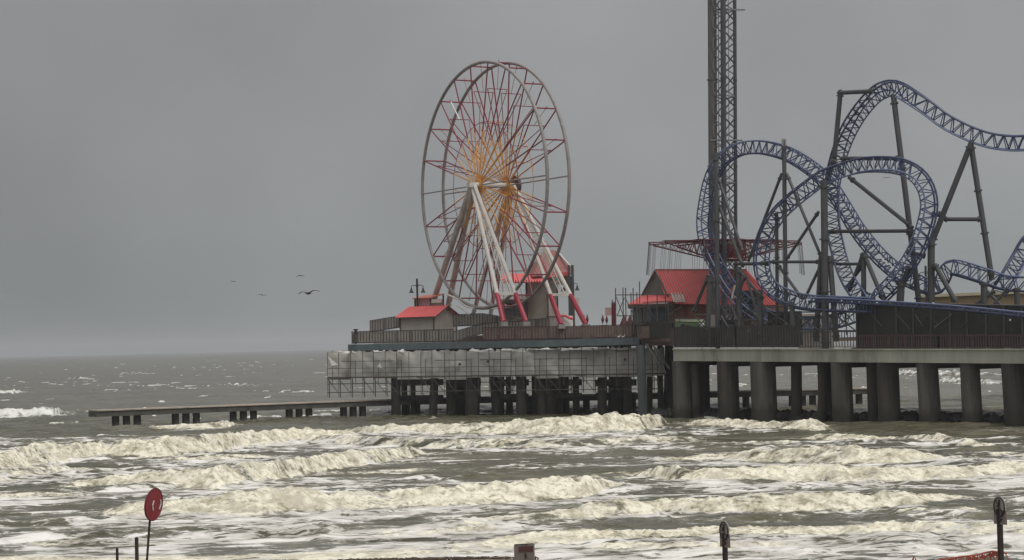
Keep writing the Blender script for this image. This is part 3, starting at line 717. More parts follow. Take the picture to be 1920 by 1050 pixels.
# ------------------------------------------------------------------ buildings
def house(name, label, K, ang, Ls, Wd, zb, ze, zr, over, mw, mr, trim=M_TRIM, extra=None):
    """gabled: K nearest corner; long wall runs left from K at angle ang back, gable wall runs right"""
    t = thing(name, label, 'building', (K.x, K.y, zb))
    dl = Vector((-math.cos(ang), math.sin(ang), 0)); dr = Vector((math.sin(ang), math.cos(ang), 0))
    z = lambda p, h: Vector((p.x, p.y, h))
    c = [K, K+dl*Ls, K+dl*Ls+dr*Wd, K+dr*Wd]
    MB().poly([z(c[1], zb), z(c[0], zb), z(c[0], ze), z(c[1], ze)], .12).build('wall', mw, t)
    m0 = (c[0]+c[3])/2
    MB().poly([z(c[0]+dr*.002, zb), z(c[3], zb), z(c[3], ze), z(m0, zr-.1), z(c[0]+dr*.002, ze)], .12).build('gable_wall', mw, t)
    m1 = (c[1]+c[2])/2
    MB().poly([z(c[2], zb), z(c[1], zb), z(c[1], ze), z(m1, zr-.1), z(c[2], ze)], .12).build('gable_wall', mw, t)
    sl = (zr-ze)/(Wd/2); o = over; ro = thing_part('roof', t)
    e0, e1 = c[0]-dl*o-dr*o, c[1]+dl*o-dr*o; r0, r1 = m0-dl*o, m1+dl*o; f0, f1 = c[3]-dl*o+dr*o, c[2]+dl*o+dr*o
    MB().poly([z(e1, ze-sl*o), z(e0, ze-sl*o), z(r0, zr), z(r1, zr)], .08).build('roof_slope', mr, ro)
    MB().poly([z(r1, zr), z(r0, zr), z(f0, ze-sl*o), z(f1, ze-sl*o)], .08).build('roof_slope', mr, ro)
    MB().tube(z(e1, ze-sl*o-.05), z(e0, ze-sl*o-.05), .07, 4).build('gutter', trim, ro)
    MB().tube(z(e0, ze-sl*o-.08), z(r0, zr-.1), .07, 4).tube(z(r0, zr-.1), z(f0, ze-sl*o-.08), .07, 4).build('verge_board', trim, ro)
    for q in (c[0], c[1], c[3]):
        MB().box(z(q, (zb+ze)/2), (.17, .17, ze-zb)).build('corner_board', trim, t)
    n = int((Ls+2*o)/.45); sm = MB()
    for i in range(1, n):
        a = e0.lerp(e1, i/n); b = r0.lerp(r1, i/n); sm.tube(z(a, ze-sl*o+.02), z(b, zr+.02), .025, 4)
    sm.build('roof_seam', mr, ro, kind='stuff')
    return t, c, dl, dr, z
zK = P(814, 590, 256.5).z
house('ticket_booth', 'small beige booth with red gabled roof at the left end of the pier head', P(814, 640, 256.5), math.radians(30), 4.85, 5.3, 8.4, zK, P(838, 574, 258).z+.1, .5, M_BEIGE, M_ROOF)
bb = thing('loading_hut', 'dusty pink hut with faded orange lean-to roof right behind the red roofed booth', 'building', tuple(P(800, 600, 267)))
c1, c2, c3 = P(778, 561, 263), P(807, 559, 261), P(831, 553, 263)
def wallq(a, b, z0, z1, m, nm, par, th=.12):
    return MB().poly([Vector((a.x, a.y, z0)), Vector((b.x, b.y, z0)), Vector((b.x, b.y, z1)), Vector((a.x, a.y, z1))], th).build(nm, m, par)
wallq(c1, c2, 9.45, P(790, 560, 262).z, M_PINK, 'wall', bb)
wallq(c2+Vector((.01, .01, 0)), c3, 9.45, P(812, 561, 261).z, M_PINK, 'wall', bb)
for q in (c1, c2, c3): MB().box((q.x, q.y, (9.45+q.z)/2), (.2, .2, q.z-9.45)).build('corner_post', M_TRIM, bb)
MB().poly([P(773, 559, 262.8), P(807, 557.5, 260.4), P(834, 550, 262.8), P(800, 552.5, 265.5)], .12).build('roof', M_ROOFO, bb)
MB().poly([P(809, 568, 260.8), P(828, 567, 262.3), P(828, 560, 262.3), P(810, 561, 260.8)], .06).build('shutter', M_GLOBE, bb)
MB().box(P(820, 569, 261), (1.5, .15, .12), .3).build('counter', M_GRN, bb)
hs = thing('station_building', 'large beige station building with red eaves and faded red hipped tower roof behind the wheel', 'building', tuple(P(1000, 630, 268)))
zt = P(985, 527, 267).z
A, B, C_, D_ = P(938, 600, 266), P(988, 600, 266.5), P(1028, 600, 264), P(1046, 600, 267)
wallq(A, B, 8.4, P(960, 557, 266).z, M_BEIGE, 'wall', hs)
wallq(B, C_, 8.4, zt, M_BEIGE, 'wall', hs); wallq(C_+Vector((.01, .01, 0)), D_, 8.4, zt, M_BEIGE, 'wall', hs)
wallq(P(948, 600, 265.7), P(988, 600, 266.1), P(960, 592, 266).z, P(960, 568, 266).z, M_GLASS, 'window', hs, .05)
for x in (949, 957, 965, 976, 987): q = P(x, 580, 265.6); MB().box(q, (.12, .1, 1.8)).build('mullion', M_TRIM, hs)
for q in (B, C_, D_): MB().box((q.x, q.y-.06, (8.4+zt)/2), (.2, .2, zt-8.4)).build('corner_board', M_TRIM, hs)
MB().poly([P(936, 560, 264), P(990, 560, 264), P(990, 553, 267), P(936, 553, 267)], .1).build('porch_roof', M_WHT, hs)
MB().poly([P(940, 529, 263.5), P(1020, 528, 262), P(1022, 513, 267), P(942, 513, 267)], .15).build('eaves_roof', M_ROOF, hs)
fr = MB()
for x in range(942, 1020, 5): fr.box(P(x, 527+random.uniform(0, 2), 262.2), (.12, .1, .35))
fr.build('fascia_trim', M_DRED, hs, kind='stuff')
tr = thing_part('roof', hs)
ap0, ap1 = P(1020, 469, 270), P(1044, 469, 270)
MB().poly([P(998, 518, 264), P(1071, 513, 264), ap1, ap0], .12).build('roof_slope', M_ROOFD, tr)
MB().poly([P(1071, 513, 264), P(1078, 508, 273), ap1], .12).build('roof_slope', M_ROOFD, tr)
MB().poly([P(985, 514, 272), P(998, 518, 264), ap0], .12).build('roof_slope', M_ROOFD, tr)
MB().tube(P(1044, 470, 269.8), P(1070, 500, 264), .13, 5).build('hip_ridge', M_WHT, tr)
MB().beam(P(1022, 514, 263.6), P(1068, 509, 263.6), .2, .5).build('fascia', M_ROOF, tr)
MB().poly([P(1024, 534, 263.8), P(1068, 534, 263.8), P(1068, 515, 263.8), P(1024, 518, 263.8)], .3).build('beam', M_STONE, hs)
for x in (1066.5, 1073): q = P(x, 497, 262.5); MB().box((q.x, q.y, (8.4+q.z)/2), (.34, .34, q.z-8.4)).build('column', M_SUP, hs)
for x, y in ((1031, 527), (1055, 540)):
    MB().tube(P(x, y, 263), P(x, y+7, 263), .12, 8, .3).build('lantern', M_BLACK, hs)
# red roofed restaurant
rz = P(1260, 569, 241).z
rs = thing('restaurant', 'building with steep red ribbed roof and gable end left of the drop tower', 'building', tuple(P(1260, 630, 240)))
e0, e1, rg0, rg1 = P(1252, 569, 237), P(1462, 572, 231), P(1229, 506, 241), P(1400, 506, 236)
gl = P(1203, 551, 244); bk = P(1390, 566, 248)
ro = thing_part('roof', rs)
MB().poly([e0, e1, rg1, rg0], .12).build('roof_slope', M_ROOF, ro)
MB().poly([rg0, rg1, P(1385, 560, 250), gl], .12).build('roof_slope', M_ROOF, ro)
sm = MB()
for i in range(1, 38):
    sm.tube(e0.lerp(e1, i/38)+Vector((0, -.05, .03)), rg0.lerp(rg1, i/38)+Vector((0, -.05, .03)), .035, 4)
sm.build('roof_seam', M_ROOFD, ro, kind='stuff')
MB().tube(rg0, rg1, .12, 5).build('ridge_cap', M_ROOFD, ro)
MB().poly([P(1206, 552, 243.4), P(1249, 553, 239), P(1229, 510, 241.3)], .15).build('gable_wall', M_SCR2, rs)
MB().tube(P(1204, 553, 243), P(1228.5, 507, 241), .12, 5).tube(P(1228.5, 507, 241), P(1253, 555, 237.5), .12, 5).build('verge_board', M_TRIM, rs)
MB().poly([P(1176, 571, 240), P(1264, 565, 236.5), P(1250, 552, 239), P(1203, 553, 243.5)], .1).build('porch_roof', M_ROOF, rs)
MB().beam(P(1178, 572, 240), P(1262, 568, 236.6), .2, .4).build('fascia', M_TRIM, rs)
a, b, c, d = P(1186, 600, 240.5), P(1262, 600, 237.5), P(1332, 600, 236), P(1470, 600, 233)
wallq(a, b, 8.3, rz-.2, M_STONE, 'wall', rs); wallq(b+Vector((.01, 0, 0)), c, 8.3, rz-.1, mat('rust_brown_boards', (.2, .085, .05), .85, .35, 1.2), 'wall', rs); wallq(c+Vector((.01, 0, 0)), d, 8.3, rz-.1, M_STONE, 'wall', rs)
wallq(P(1188, 600, 240.2), P(1204, 600, 239.6), P(1190, 610, 240).z, P(1190, 576, 240).z, M_SCR2, 'door', rs, .05)
wallq(P(1210, 600, 239.4), P(1250, 600, 237.9), P(1230, 603, 239).z, P(1230, 575, 239).z, M_GLASS, 'window', rs, .05)
for x in (1187, 1207, 1218, 1232, 1253): q = P(x, 600, 239.5-(x-1187)*.04); MB().box((q.x, q.y-.3, (8.3+rz)/2), (.16, .16, rz-8.5)).build('column', M_SUP, rs)
for x in (1334, 1371, 1387): q = P(x, 604, 230); MB().box(q, (1.0 if x != 1387 else .5, .1, 1.6)).build('window', M_WRIM, rs)
# tan building far right
tb = thing('flat_roofed_building', 'tan flat roofed building with cream parapet behind the dark screen on the right', 'building', tuple(P(1820, 600, 262)))
a, b = P(1722, 570, 262), P(2010, 565, 250)
wallq(a, b, 6.9, P(1722, 557, 262).z, M_TAN, 'wall', tb)
MB().beam(Vector((a.x-.2, a.y, P(1722, 553, 262).z)), Vector((b.x, b.y, P(1722, 553, 262).z+.1)), .8, .35).build('parapet', M_CREAM, tb)
a2, b2 = P(1815, 560, 263), P(2010, 560, 252); wallq(a2, b2, 6.9, P(1815, 553, 263).z, M_TAN, 'wall', tb)
MB().beam(Vector((a2.x, a2.y, P(1815, 550, 263).z)), Vector((b2.x, b2.y, P(1815, 550, 263).z)), .6, .3).build('parapet', M_TRIM, tb)
q = P(1525, 600, 240); lb = thing('low_shed', 'low beige shed with cream eaves seen through the coaster track', 'building', (q.x, q.y, 7))
wallq(P(1496, 600, 243), P(1560, 600, 240), 6.9, P(1500, 591, 242).z, M_BEIGE, 'wall', lb)
MB().beam(P(1494, 589, 242), P(1562, 588, 239), .6, .25).build('eaves', M_CREAM, lb)

# ------------------------------------------------------------------ lamps, umbrellas, small things on the head
def lamp_post(label, px, ytop, ybot, Yq, arm=11):
    base = P(px, ybot, Yq); top = P(px, ytop, Yq); top.x = base.x
    t = thing('lamp_post', label, 'street lamp', tuple(base), 'twin lantern lamp posts on the pier')
    MB().tube(base, top, .13, 8).build('post', M_BLACK, t)
    MB().tube(top, top+UP*.15, .17, 8, .05).build('finial', M_BLACK, t)
    L_ = arm/F*Yq
    for s in (-1, 1):
        j = base.lerp(top, (ybot-ytop-13)/(ybot-ytop)); e_ = j+Vector((s*L_, 0, .05))
        MB().path([j+Vector((0, 0, -.1)), j+Vector((s*L_*.35, 0, .15)), j+Vector((s*L_*.8, 0, .12)), e_, e_-UP*.25], .05, 5).build('arm', M_BLACK, t)
        MB().tube(j+UP*.35, j+Vector((s*L_*.55, 0, .12)), .03, 4).build('arm_brace', M_BLACK, t)
        MB().tube(e_-UP*.25, e_-UP*.5, .09, 8, .15).tube(e_-UP*.5, e_-UP*.85, .15, 8, .33).build('lantern', M_BLACK, t)
    return t
lamp_post('black twin lantern lamp post behind the red roofed booth at the left', 783.5, 524, 600, 262)
lamp_post('black lamp post with bell lanterns right of the station building', 1072, 520, 612, 266, 12)
lamp_post('black lamp post seen between the coaster loops', 1738, 500, 590, 248, 12)
bn = thing('banner', 'faded vertical banner hung beside the station columns', 'banner', tuple(P(1080, 580, 263)))
MB().box(P(1080.5, 570, 262.6), (.65, .05, 1.35)).build('cloth', M_PINKW, bn); MB().tube(P(1074, 560, 262.6), P(1087, 560, 262.6), .03, 4).build('bracket', M_BLACK, bn)
bn2 = thing('banner', 'pale red and white banner left of the red pillar', 'banner', tuple(P(1141, 585, 262)))
MB().box(P(1140.5, 584, 252), (.75, .05, .95)).build('cloth', M_PINK, bn2); MB().tube(P(1135, 577, 252), P(1147, 577, 252), .03, 4).build('bracket', M_BLACK, bn2)
def umbrella(px, yt, yb, Yq, label, rot=0):
    b0, t0 = P(px, yb, Yq), P(px, yt, Yq); t = thing('umbrella', label, 'umbrella', tuple(b0), 'folded red umbrellas on the pier head')
    h = (t0-b0).length
    MB().tube(b0, t0, .035, 6).build('pole', M_BLACK, t)
    MB().tube(b0.lerp(t0, .25), b0.lerp(t0, .55), .07, 8, .20).tube(b0.lerp(t0, .55), b0.lerp(t0, .98), .20, 8, .03).build('folded_canopy', M_DRED, t)
    MB().tube(b0, b0+UP*.08, .25, 10).build('base', M_STONE, t)
for px, yt, yb, Yq, la in ((1095, 590, 612, 250, 'folded dark red umbrella next to the right foot of the wheel'), (1101, 589, 612, 252, 'folded dark red umbrella, right one of two beside the wheel foot'),
        (1130, 590, 611, 254, 'narrow folded red umbrella, left of the pair left of the red pillar'), (1137.5, 591, 611, 254, 'folded red umbrella nearest the left side of the red pillar')):
    umbrella(px, yt, yb, Yq, la)
def tent(px, yt, yb, Yq, la):
    b0, t0 = P(px, yb, Yq), P(px, yt, Yq); t = thing('red_cone', la, 'umbrella', tuple(b0), 'half closed red umbrellas by the pillar')
    MB().tube(b0+UP*.3, t0, .55, 10, .04).build('canopy', M_DRED, t); MB().tube(b0, t0, .03, 5).build('pole', M_BLACK, t)
tent(1170, 590, 616, 246, 'half closed red umbrella right of the red pillar'); tent(1181, 591, 616, 245, 'half closed red umbrella against the restaurant corner')
pl = thing('red_pillar', 'thick dark red pillar standing between the wheel and the restaurant', 'pillar', tuple(P(1151, 614, 247)))
MB().tube(P(1151, 614, 247), P(1150.5, 569, 247), .27, 12).build('shaft', M_DRED, pl); MB().tube(P(1150.5, 569, 247), P(1150.5, 566, 247), .32, 12, .2).build('cap', M_TRIM, pl); MB().tube(P(1148, 566, 247), P(1148, 562, 247), .06, 6).build('pin', M_BLACK, pl)
kk = thing('kiosk', 'little white kiosk with bright red awning between the right wheel legs', 'kiosk', tuple(P(1062, 612, 254)))
MB().box(P(1064, 604, 254), (1.1, 1.0, 1.5), .2).build('wall', M_GLOBE, kk)
MB().path([P(x, y, 253) for x, y in ((1048, 598), (1053, 592), (1060, 592), (1067, 596), (1074, 598))], .16, 6).build('awning', M_ROOF, kk)
k2 = thing('kiosk', 'pale cabinet left of the right wheel leg', 'kiosk', tuple(P(1034, 612, 256)))
MB().box(P(1036, 603, 255), (1.2, 1.0, 1.2), .2).build('body', M_WRIM, k2); MB().box(P(1036, 593.5, 255), (1.35, 1.1, .12), .2).build('top', M_TRIM, k2)
v = thing('viewer_stand', 'black dish topped stand at the outer left corner of the pier head', 'stand', tuple(P(667, 645, 257.2)))
MB().tube(P(667, 645, 257.2), P(667, 619, 257.2), .1, 8).build('post', M_BLACK, v); MB().tube(P(667, 621, 257.2), P(667, 617, 257.2), .12, 12, .36).build('dish', M_BLACK, v)
MB().box(P(664, 635, 257.2), (.55, .3, 1.1)).build('box', M_RAIL, v)
for i, (x, y, s) in enumerate(((1158, 632, .13), (1166, 632, .11))):
    g = MB(); c = P(x, y, 240.0); g.tube(c, c+Vector((.3, .05, .06)), s, 8, s*.6).tube(c+Vector((.28, 0, .1)), c+Vector((.34, 0, .3)), s*.5, 6); o = g.build('gull', M_BIRDW, None)
    o['label'] = ('white gull perched on the blue girder below the pillar, left one', 'white gull perched on the blue girder below the pillar, right one')[i]; o['category'] = 'bird'; o['group'] = 'gulls perched on the girder'
MB().tube(P(838, 580, 256.2), P(838, 580, 256.2)+Vector((.3, -.3, 0)), .14, 8).build('wall_lamp', M_BLACK, bpy.data.objects['ticket_booth'])
# scaffold around the restaurant
s2 = thing('scaffold', 'tube scaffold with tall uprights around the front of the red roofed restaurant', 'scaffold', tuple(P(1200, 630, 238)))
for x, yt in ((1154, 540), (1168, 539), (1173, 540), (1187, 540), (1183, 549), (1194, 548), (1199, 528), (1214, 552), (1232, 551), (1248, 552), (1264, 550), (1279, 549)):
    MB().tube(P(x, yt, 236.5), P(x+1, 626, 236.5), .06, 5).build('pole', M_SCAF, s2)
for (a, ya, b, yb) in ((1154, 553, 1280, 552), (1156, 592, 1190, 592), (1205, 567, 1280, 563), (1190, 608, 1262, 606)):
    MB().tube(P(a, ya, 236.3), P(b, yb, 236.3), .055, 5).build('ledger', M_SCAF, s2)
for (a, ya, b, yb) in ((1155, 556, 1170, 594), (1171, 558, 1157, 592), (1174, 562, 1188, 590), (1214, 574, 1236, 612), (1223, 592, 1240, 615), (1278, 574, 1255, 590), (1256, 578, 1276, 600)):
    MB().tube(P(a, ya, 236.2), P(b, yb, 236.2), .05, 5).build('brace', M_SUP, s2)
for k in range(8):
    x = 1259+k*2.9; MB().tube(P(x, 549+(k % 2)*3, 236), P(x+5, 566, 236), .07, 4).build('safety_netting_strip', M_TARPW, s2)
ct = thing('cart', 'green utility cart with pale canopy parked in front of the restaurant', 'cart', tuple(P(1295, 620, 228)))
MB().beam(P(1273, 598, 229), P(1315, 599, 227), 1.3, .25).build('canopy', M_GLW, ct); MB().beam(P(1271, 596.5, 229), P(1316, 597, 227), 1.4, .08).build('canopy_edge', M_TRIM, ct)
MB().beam(P(1272, 604, 229), P(1316, 605, 227), 1.2, .5).build('body', M_GRN, ct)
for x in (1274, 1294, 1313): MB().tube(P(x, 598, 228), P(x, 606, 228), .04, 4).build('canopy_post', M_TRIM, ct)
for x in (1280, 1308): c = P(x, 614, 227.4); MB().tube(c, c+Vector((0, .25, 0)), .3, 12).build('wheel', M_BLACK, ct)
def globe(px, py, Yq, la, r=.22):
    c = P(px, py, Yq); t = thing('globe_light', la, 'lamp', tuple(c-UP*2.5), 'white globes on the pier'); mb = MB(); k = 0
    for i in range(6):
        a0, a1 = -math.pi/2+math.pi*i/6, -math.pi/2+math.pi*(i+1)/6
        mb.tube(c+UP*r*math.sin(a0), c+UP*r*math.sin(a1), max(r*math.cos(a0), .004), 12, max(r*math.cos(a1), .004))
    mb.build('globe', M_GLOBE, t); MB().tube(c-UP*2.5, c-UP*r*.8, .06, 6).build('post', M_BLACK, t)
globe(1315.5, 609, 226, 'white globe lamp at the right end of the green cart', .26); globe(1586, 582.5, 215, 'white globe lamp in the gap above the blue track end', .25)

# ------------------------------------------------------------------ drop tower and swing ride round it
TC = P(1355, 600, 234); TW_LEAN = math.radians(1.25); tw = thing('tower_ride', 'tall dark lattice tower rising out of the picture with red swing arms low around it', 'tower ride', (TC.x, TC.y, 8.35))
def tpt(px, z, Yq=234):
    return Vector((P(px, hor(px), Yq).x, Yq, z))
ZT = 66
cols = [(1335.5, 233.0, .5, mat('mid_grey_tower_steel', (.10, .095, .092), .5, .2, .6)), (1356, 231.6, .30, M_TOW), (1378, 233.2, .20, M_TOW), (1357, 236.0, .2, M_TOW)]
for (px_, Yq, r, m) in cols:
    z = 8.36; c = tpt(px_+9*0+2.5, 0, Yq)
    while z < ZT:
        MB().tube((c.x, c.y, z), (c.x, c.y, min(z+9.6, ZT)), r, 12).build('tower_tube', m, tw)
        MB().tube((c.x, c.y, z), (c.x, c.y, z+.12), r*1.25, 12).build('flange', m, tw); z += 9.6
cp_ = [tpt(p+2.5, 0, y) for p, y, _, _ in cols]
z = 9.0; i = 0
while z < ZT-2:
    for (a, b, mm) in ((0, 1, M_TOWL), (1, 2, M_TOW), (2, 3, M_TOWL), (3, 0, M_TOWL)):
        A, B = cp_[a], cp_[b]; hh = 2.4
        MB().tube((A.x, A.y, z), (B.x, B.y, z+hh/2), .08, 4).tube((B.x, B.y, z+hh/2), (A.x, A.y, z+hh), .08, 4).build('lattice', mm, tw)
        if i % 4 == 3: MB().tube((A.x, A.y, z), (B.x, B.y, z), .09, 5).build('tie', M_TOWL, tw)
    # curved cable guides inside the tower
    c = tpt(1345, z, 232.3); MB().path([c+Vector((.35*math.cos(t), 0, .8*math.sin(t)+.9)) for t in np.linspace(math.pi*.6, math.pi*1.4, 7)], .05, 4).build('cable_guide', M_TOWL, tw)
    z += 2.4; i += 1
for x in (1347, 1366): c = tpt(x+2.5, 0, 232.4); MB().tube((c.x, c.y, 8.4), (c.x, c.y, ZT), .05, 5).build('guide_rail', M_TOWL, tw)
for yy, sg in ((18, 1), (263, 1)):
    c = P(1354, yy, 232.5); MB().tube(c-Vector((1.75, 0, 0)), c+Vector((1.75, 0, 0)), .1, 5).build('tie', M_TOWL, tw)
# swing arms
SWC = P(1356, 455, 234); RA = 8.6
zc = SWC.z
MB().path([SWC+Vector((2.3*math.cos(t), 2.3*math.sin(t), .2)) for t in np.linspace(0, 2*math.pi, 25)[:-1]], .14, 6, True).build('ring', M_DRED, tw)
MB().path([SWC+Vector((2.3*math.cos(t), 2.3*math.sin(t), -1.9)) for t in np.linspace(0, 2*math.pi, 25)[:-1]], .14, 6, True).build('ring', M_DRED, tw)
for k in range(16):
    t = 2*math.pi*k/16; d = Vector((2.25*math.cos(t), 2.25*math.sin(t), 0)); d2 = Vector((2.25*math.cos(t+.39), 2.25*math.sin(t+.39), 0))
    MB().tube(SWC+d-UP*1.9, SWC+d2+UP*.2, .07, 4).tube(SWC+d-UP*1.9, SWC+d+UP*.2, .07, 4).build('ring_post', M_DRED, tw)
MB().prism([(SWC.x+1.9*math.cos(t), SWC.y+1.9*math.sin(t)) for t in np.linspace(0, 2*math.pi, 13)[:-1]], zc-1.6, zc-.2).build('carriage', M_DRED, tw)
for k in range(12):
    t = math.radians(180+30*k+4); d = Vector((math.cos(t), math.sin(t), 0)); s = Vector((-d.y, d.x, 0))
    arm = thing_part('swing_arm', tw)
    tip = SWC+d*RA
    for g in (-1, 1):
        MB().tube(SWC+d*2.3+s*g*.45+UP*.2, tip+s*g*.12, .06, 5).build('chord', M_DRED, arm)
    MB().tube(SWC+d*2.3-UP*1.7, tip-UP*.15, .07, 5).build('chord', M_DRED, arm)
    lt = MB()
    for i in range(7):
        f0, f1 = i/7, (i+.5)/7; up = SWC+d*(2.3+(RA-2.3)*f1)+UP*.2*(1-f1)
        lo = (SWC+d*2.3-UP*1.7).lerp(tip-UP*.15, f0); lo2 = (SWC+d*2.3-UP*1.7).lerp(tip-UP*.15, (i+1)/7)
        lt.tube(lo, up, .035, 4).tube(up, lo2, .035, 4)
    lt.build('arm_lattice', M_DRED, arm, kind='stuff')
    for off in (-.55, 0.0, .75):
        a = tip+s*off+d*(-.1); MB().tube(tip, a, .03, 4).build('hanger', M_BLACK, arm)
        st = a-UP*3.6+d*.3
        MB().tube(a, st, .018, 3).tube(a+s*.25, st+s*.25, .018, 3).build('chain', M_SCAF, arm)

tw.rotation_euler = (0, TW_LEAN, 0)

# ------------------------------------------------------------------ roller coaster
rc = thing('roller_coaster', 'roller coaster of dark blue lattice track with loops and a high crest on grey supports', 'roller coaster', tuple(on_front(1600, .2, 6)))
def cr(pts, step=.45):
    o = []; n = len(pts)
    for i in range(n-1):
        p0, p1, p2, p3 = pts[max(i-1, 0)], pts[i], pts[i+1], pts[min(i+2, n-1)]
        m = max(2, int((p2-p1).length/step))
        for k in range(m):
            t = k/m; o.append(.5*((2*p1)+(p2-p0)*t+(2*p0-5*p1+4*p2-p3)*t*t+(3*p1-p0-3*p2+p3)*t**3))
    o.append(pts[-1]); return o
def track(pix, side, wd=1.32, gauge=1.1, tilt=0.0, nm='track', label=None, light=True, bay=.95):
    """pix: (px, py, distance) of the track's middle line; side +1/-1 where the rails lie"""
    c = cr([P(x, y, d) for x, y, d in pix]); n = len(c)
    g = thing_part(nm, rc)
    if label: g['label'] = label
    fr = []
    for i in range(n):
        T = (c[min(i+1, n-1)]-c[max(i-1, 0)]).normalized(); N = T.cross(Vector((0, 1, 0))).normalized()*side; G = T.cross(N).normalized()
        tt = tilt(i/(n-1)) if callable(tilt) else tilt
        N2 = N*math.cos(tt)+G*math.sin(tt); G2 = G*math.cos(tt)-N*math.sin(tt); fr.append((c[i], N2, G2))
    ra = [p+N*wd*.5+G*gauge*.5 for p, N, G in fr]; rb = [p+N*wd*.5-G*gauge*.5 for p, N, G in fr]
    sa = [p-N*wd*.5+G*gauge*.3 for p, N, G in fr]; sb = [p-N*wd*.5-G*gauge*.3 for p, N, G in fr]
    for q in (ra, rb): MB().path(q, .085, 6).build('rail', M_BLUEL if light else M_BLUE, g, smooth=True)
    for q in (sa, sb): MB().path(q, .10, 6).build('spine_tube', M_BLUE, g, smooth=True)
    # bays
    acc = 0; idx = [0]
    for i in range(1, n):
        acc += (c[i]-c[i-1]).length
        if acc >= bay: idx.append(i); acc = 0
    lt = MB()
    for j, i in enumerate(idx[:-1]):
        k = idx[j+1]; m_ = (i+k)//2
        for r_, s_ in ((ra, sa), (rb, sb)):
            lt.tube(s_[i], r_[m_], .062, 4).tube(r_[m_], s_[k], .062, 4)
        lt.tube(ra[m_], rb[m_], .055, 4).tube(sa[i], sb[i], .06, 4).tube(ra[i], rb[i], .04, 4).tube(ra[m_], (sa[i]+sb[i])/2, .035, 4)
    lt.build('lattice', M_BLUE, g, kind='stuff')
    return g
def fy(px, off): return frontY(min(px, 1700))-max(0, px-1700)*.02+off
# first loop, valley and the hump at the right
LA = [(1920, 533), (1883, 530), (1849, 519), (1814, 508), (1790, 502), (1776, 506), (1768, 522), (1757, 537), (1738, 537), (1714, 528), (1689, 515), (1663, 495), (1638, 470), (1608, 432), (1590, 403), (1568, 367), (1546, 338), (1517, 313),
      (1481, 291), (1448, 280), (1417, 276), (1385, 281), (1355, 300), (1335, 335), (1324, 385), (1321, 425), (1330, 466), (1350, 508), (1374, 545), (1409, 577), (1445, 596), (1490, 606), (1540, 606), (1576, 600), (1612, 588)]
LA = [(1985, 536)]+LA
n = len(LA)
track([(x, y, fy(x, 5+7*i/n)) for i, (x, y) in enumerate(LA)], -1, label='lattice track of the left loop running on to the low hump', tilt=lambda t: .35*math.sin(t*6.3)-.1)
# second loop with the long low straight
LB = [(1990, 601), (1920, 597), (1830, 588), (1746, 581), (1631, 572), (1560, 570), (1520, 568), (1488, 562), (1450, 545), (1432, 519), (1427, 486), (1434, 443), (1456, 405), (1483, 378), (1517, 351), (1546, 331), (1580, 319), (1616, 310), (1656, 308), (1692, 313),
      (1720, 328), (1737, 353), (1743, 384), (1738, 414), (1726, 452), (1708, 488), (1684, 522), (1655, 552), (1640, 563), (1622, 561), (1602, 543), (1584, 510), (1570, 464), (1561, 420), (1559, 385), (1560, 350), (1566, 315), (1576, 280), (1589, 247), (1606, 217), (1627, 190), (1647, 172), (1668, 165), (1686, 168), (1711, 183), (1740, 203), (1772, 227), (1808, 246), (1835, 257), (1860, 264), (1891, 268), (1920, 268), (1990, 262)]
LS = [(x, y-7, frontY(x)+1.5) for x, y in ((1990, 601), (1920, 597), (1830, 588), (1746, 581), (1631, 574), (1560, 570), (1520, 569))]
track(LS, -1, label='long low straight of track in front of the charcoal screen', wd=.34, gauge=1.0, bay=1.4)
LB = LB[4:]
n = len(LB)
def offB(i): return 1.6 if i < 8 else 1.6+min(1, (i-8)/12)*2+(0 if i < 27 else min(1, (i-27)/8)*3)
track([(x, y, (frontY(x)+1.7) if i < 3 else fy(x, offB(i+4))) for i, (x, y) in enumerate(LB)], -1, label='lattice track of the right loop and the high crest', tilt=lambda t: .28*math.sin(t*9)+.5*math.exp(-((t-.80)/.05)**2), wd=1.35)
track([(1990, 420, fy(1900, 7)), (1935, 448, fy(1900, 7)), (1912, 482, fy(1900, 7)), (1890, 520, fy(1890, 6)), (1872, 548, fy(1870, 6))], 1, label='lattice track rising at the right edge')
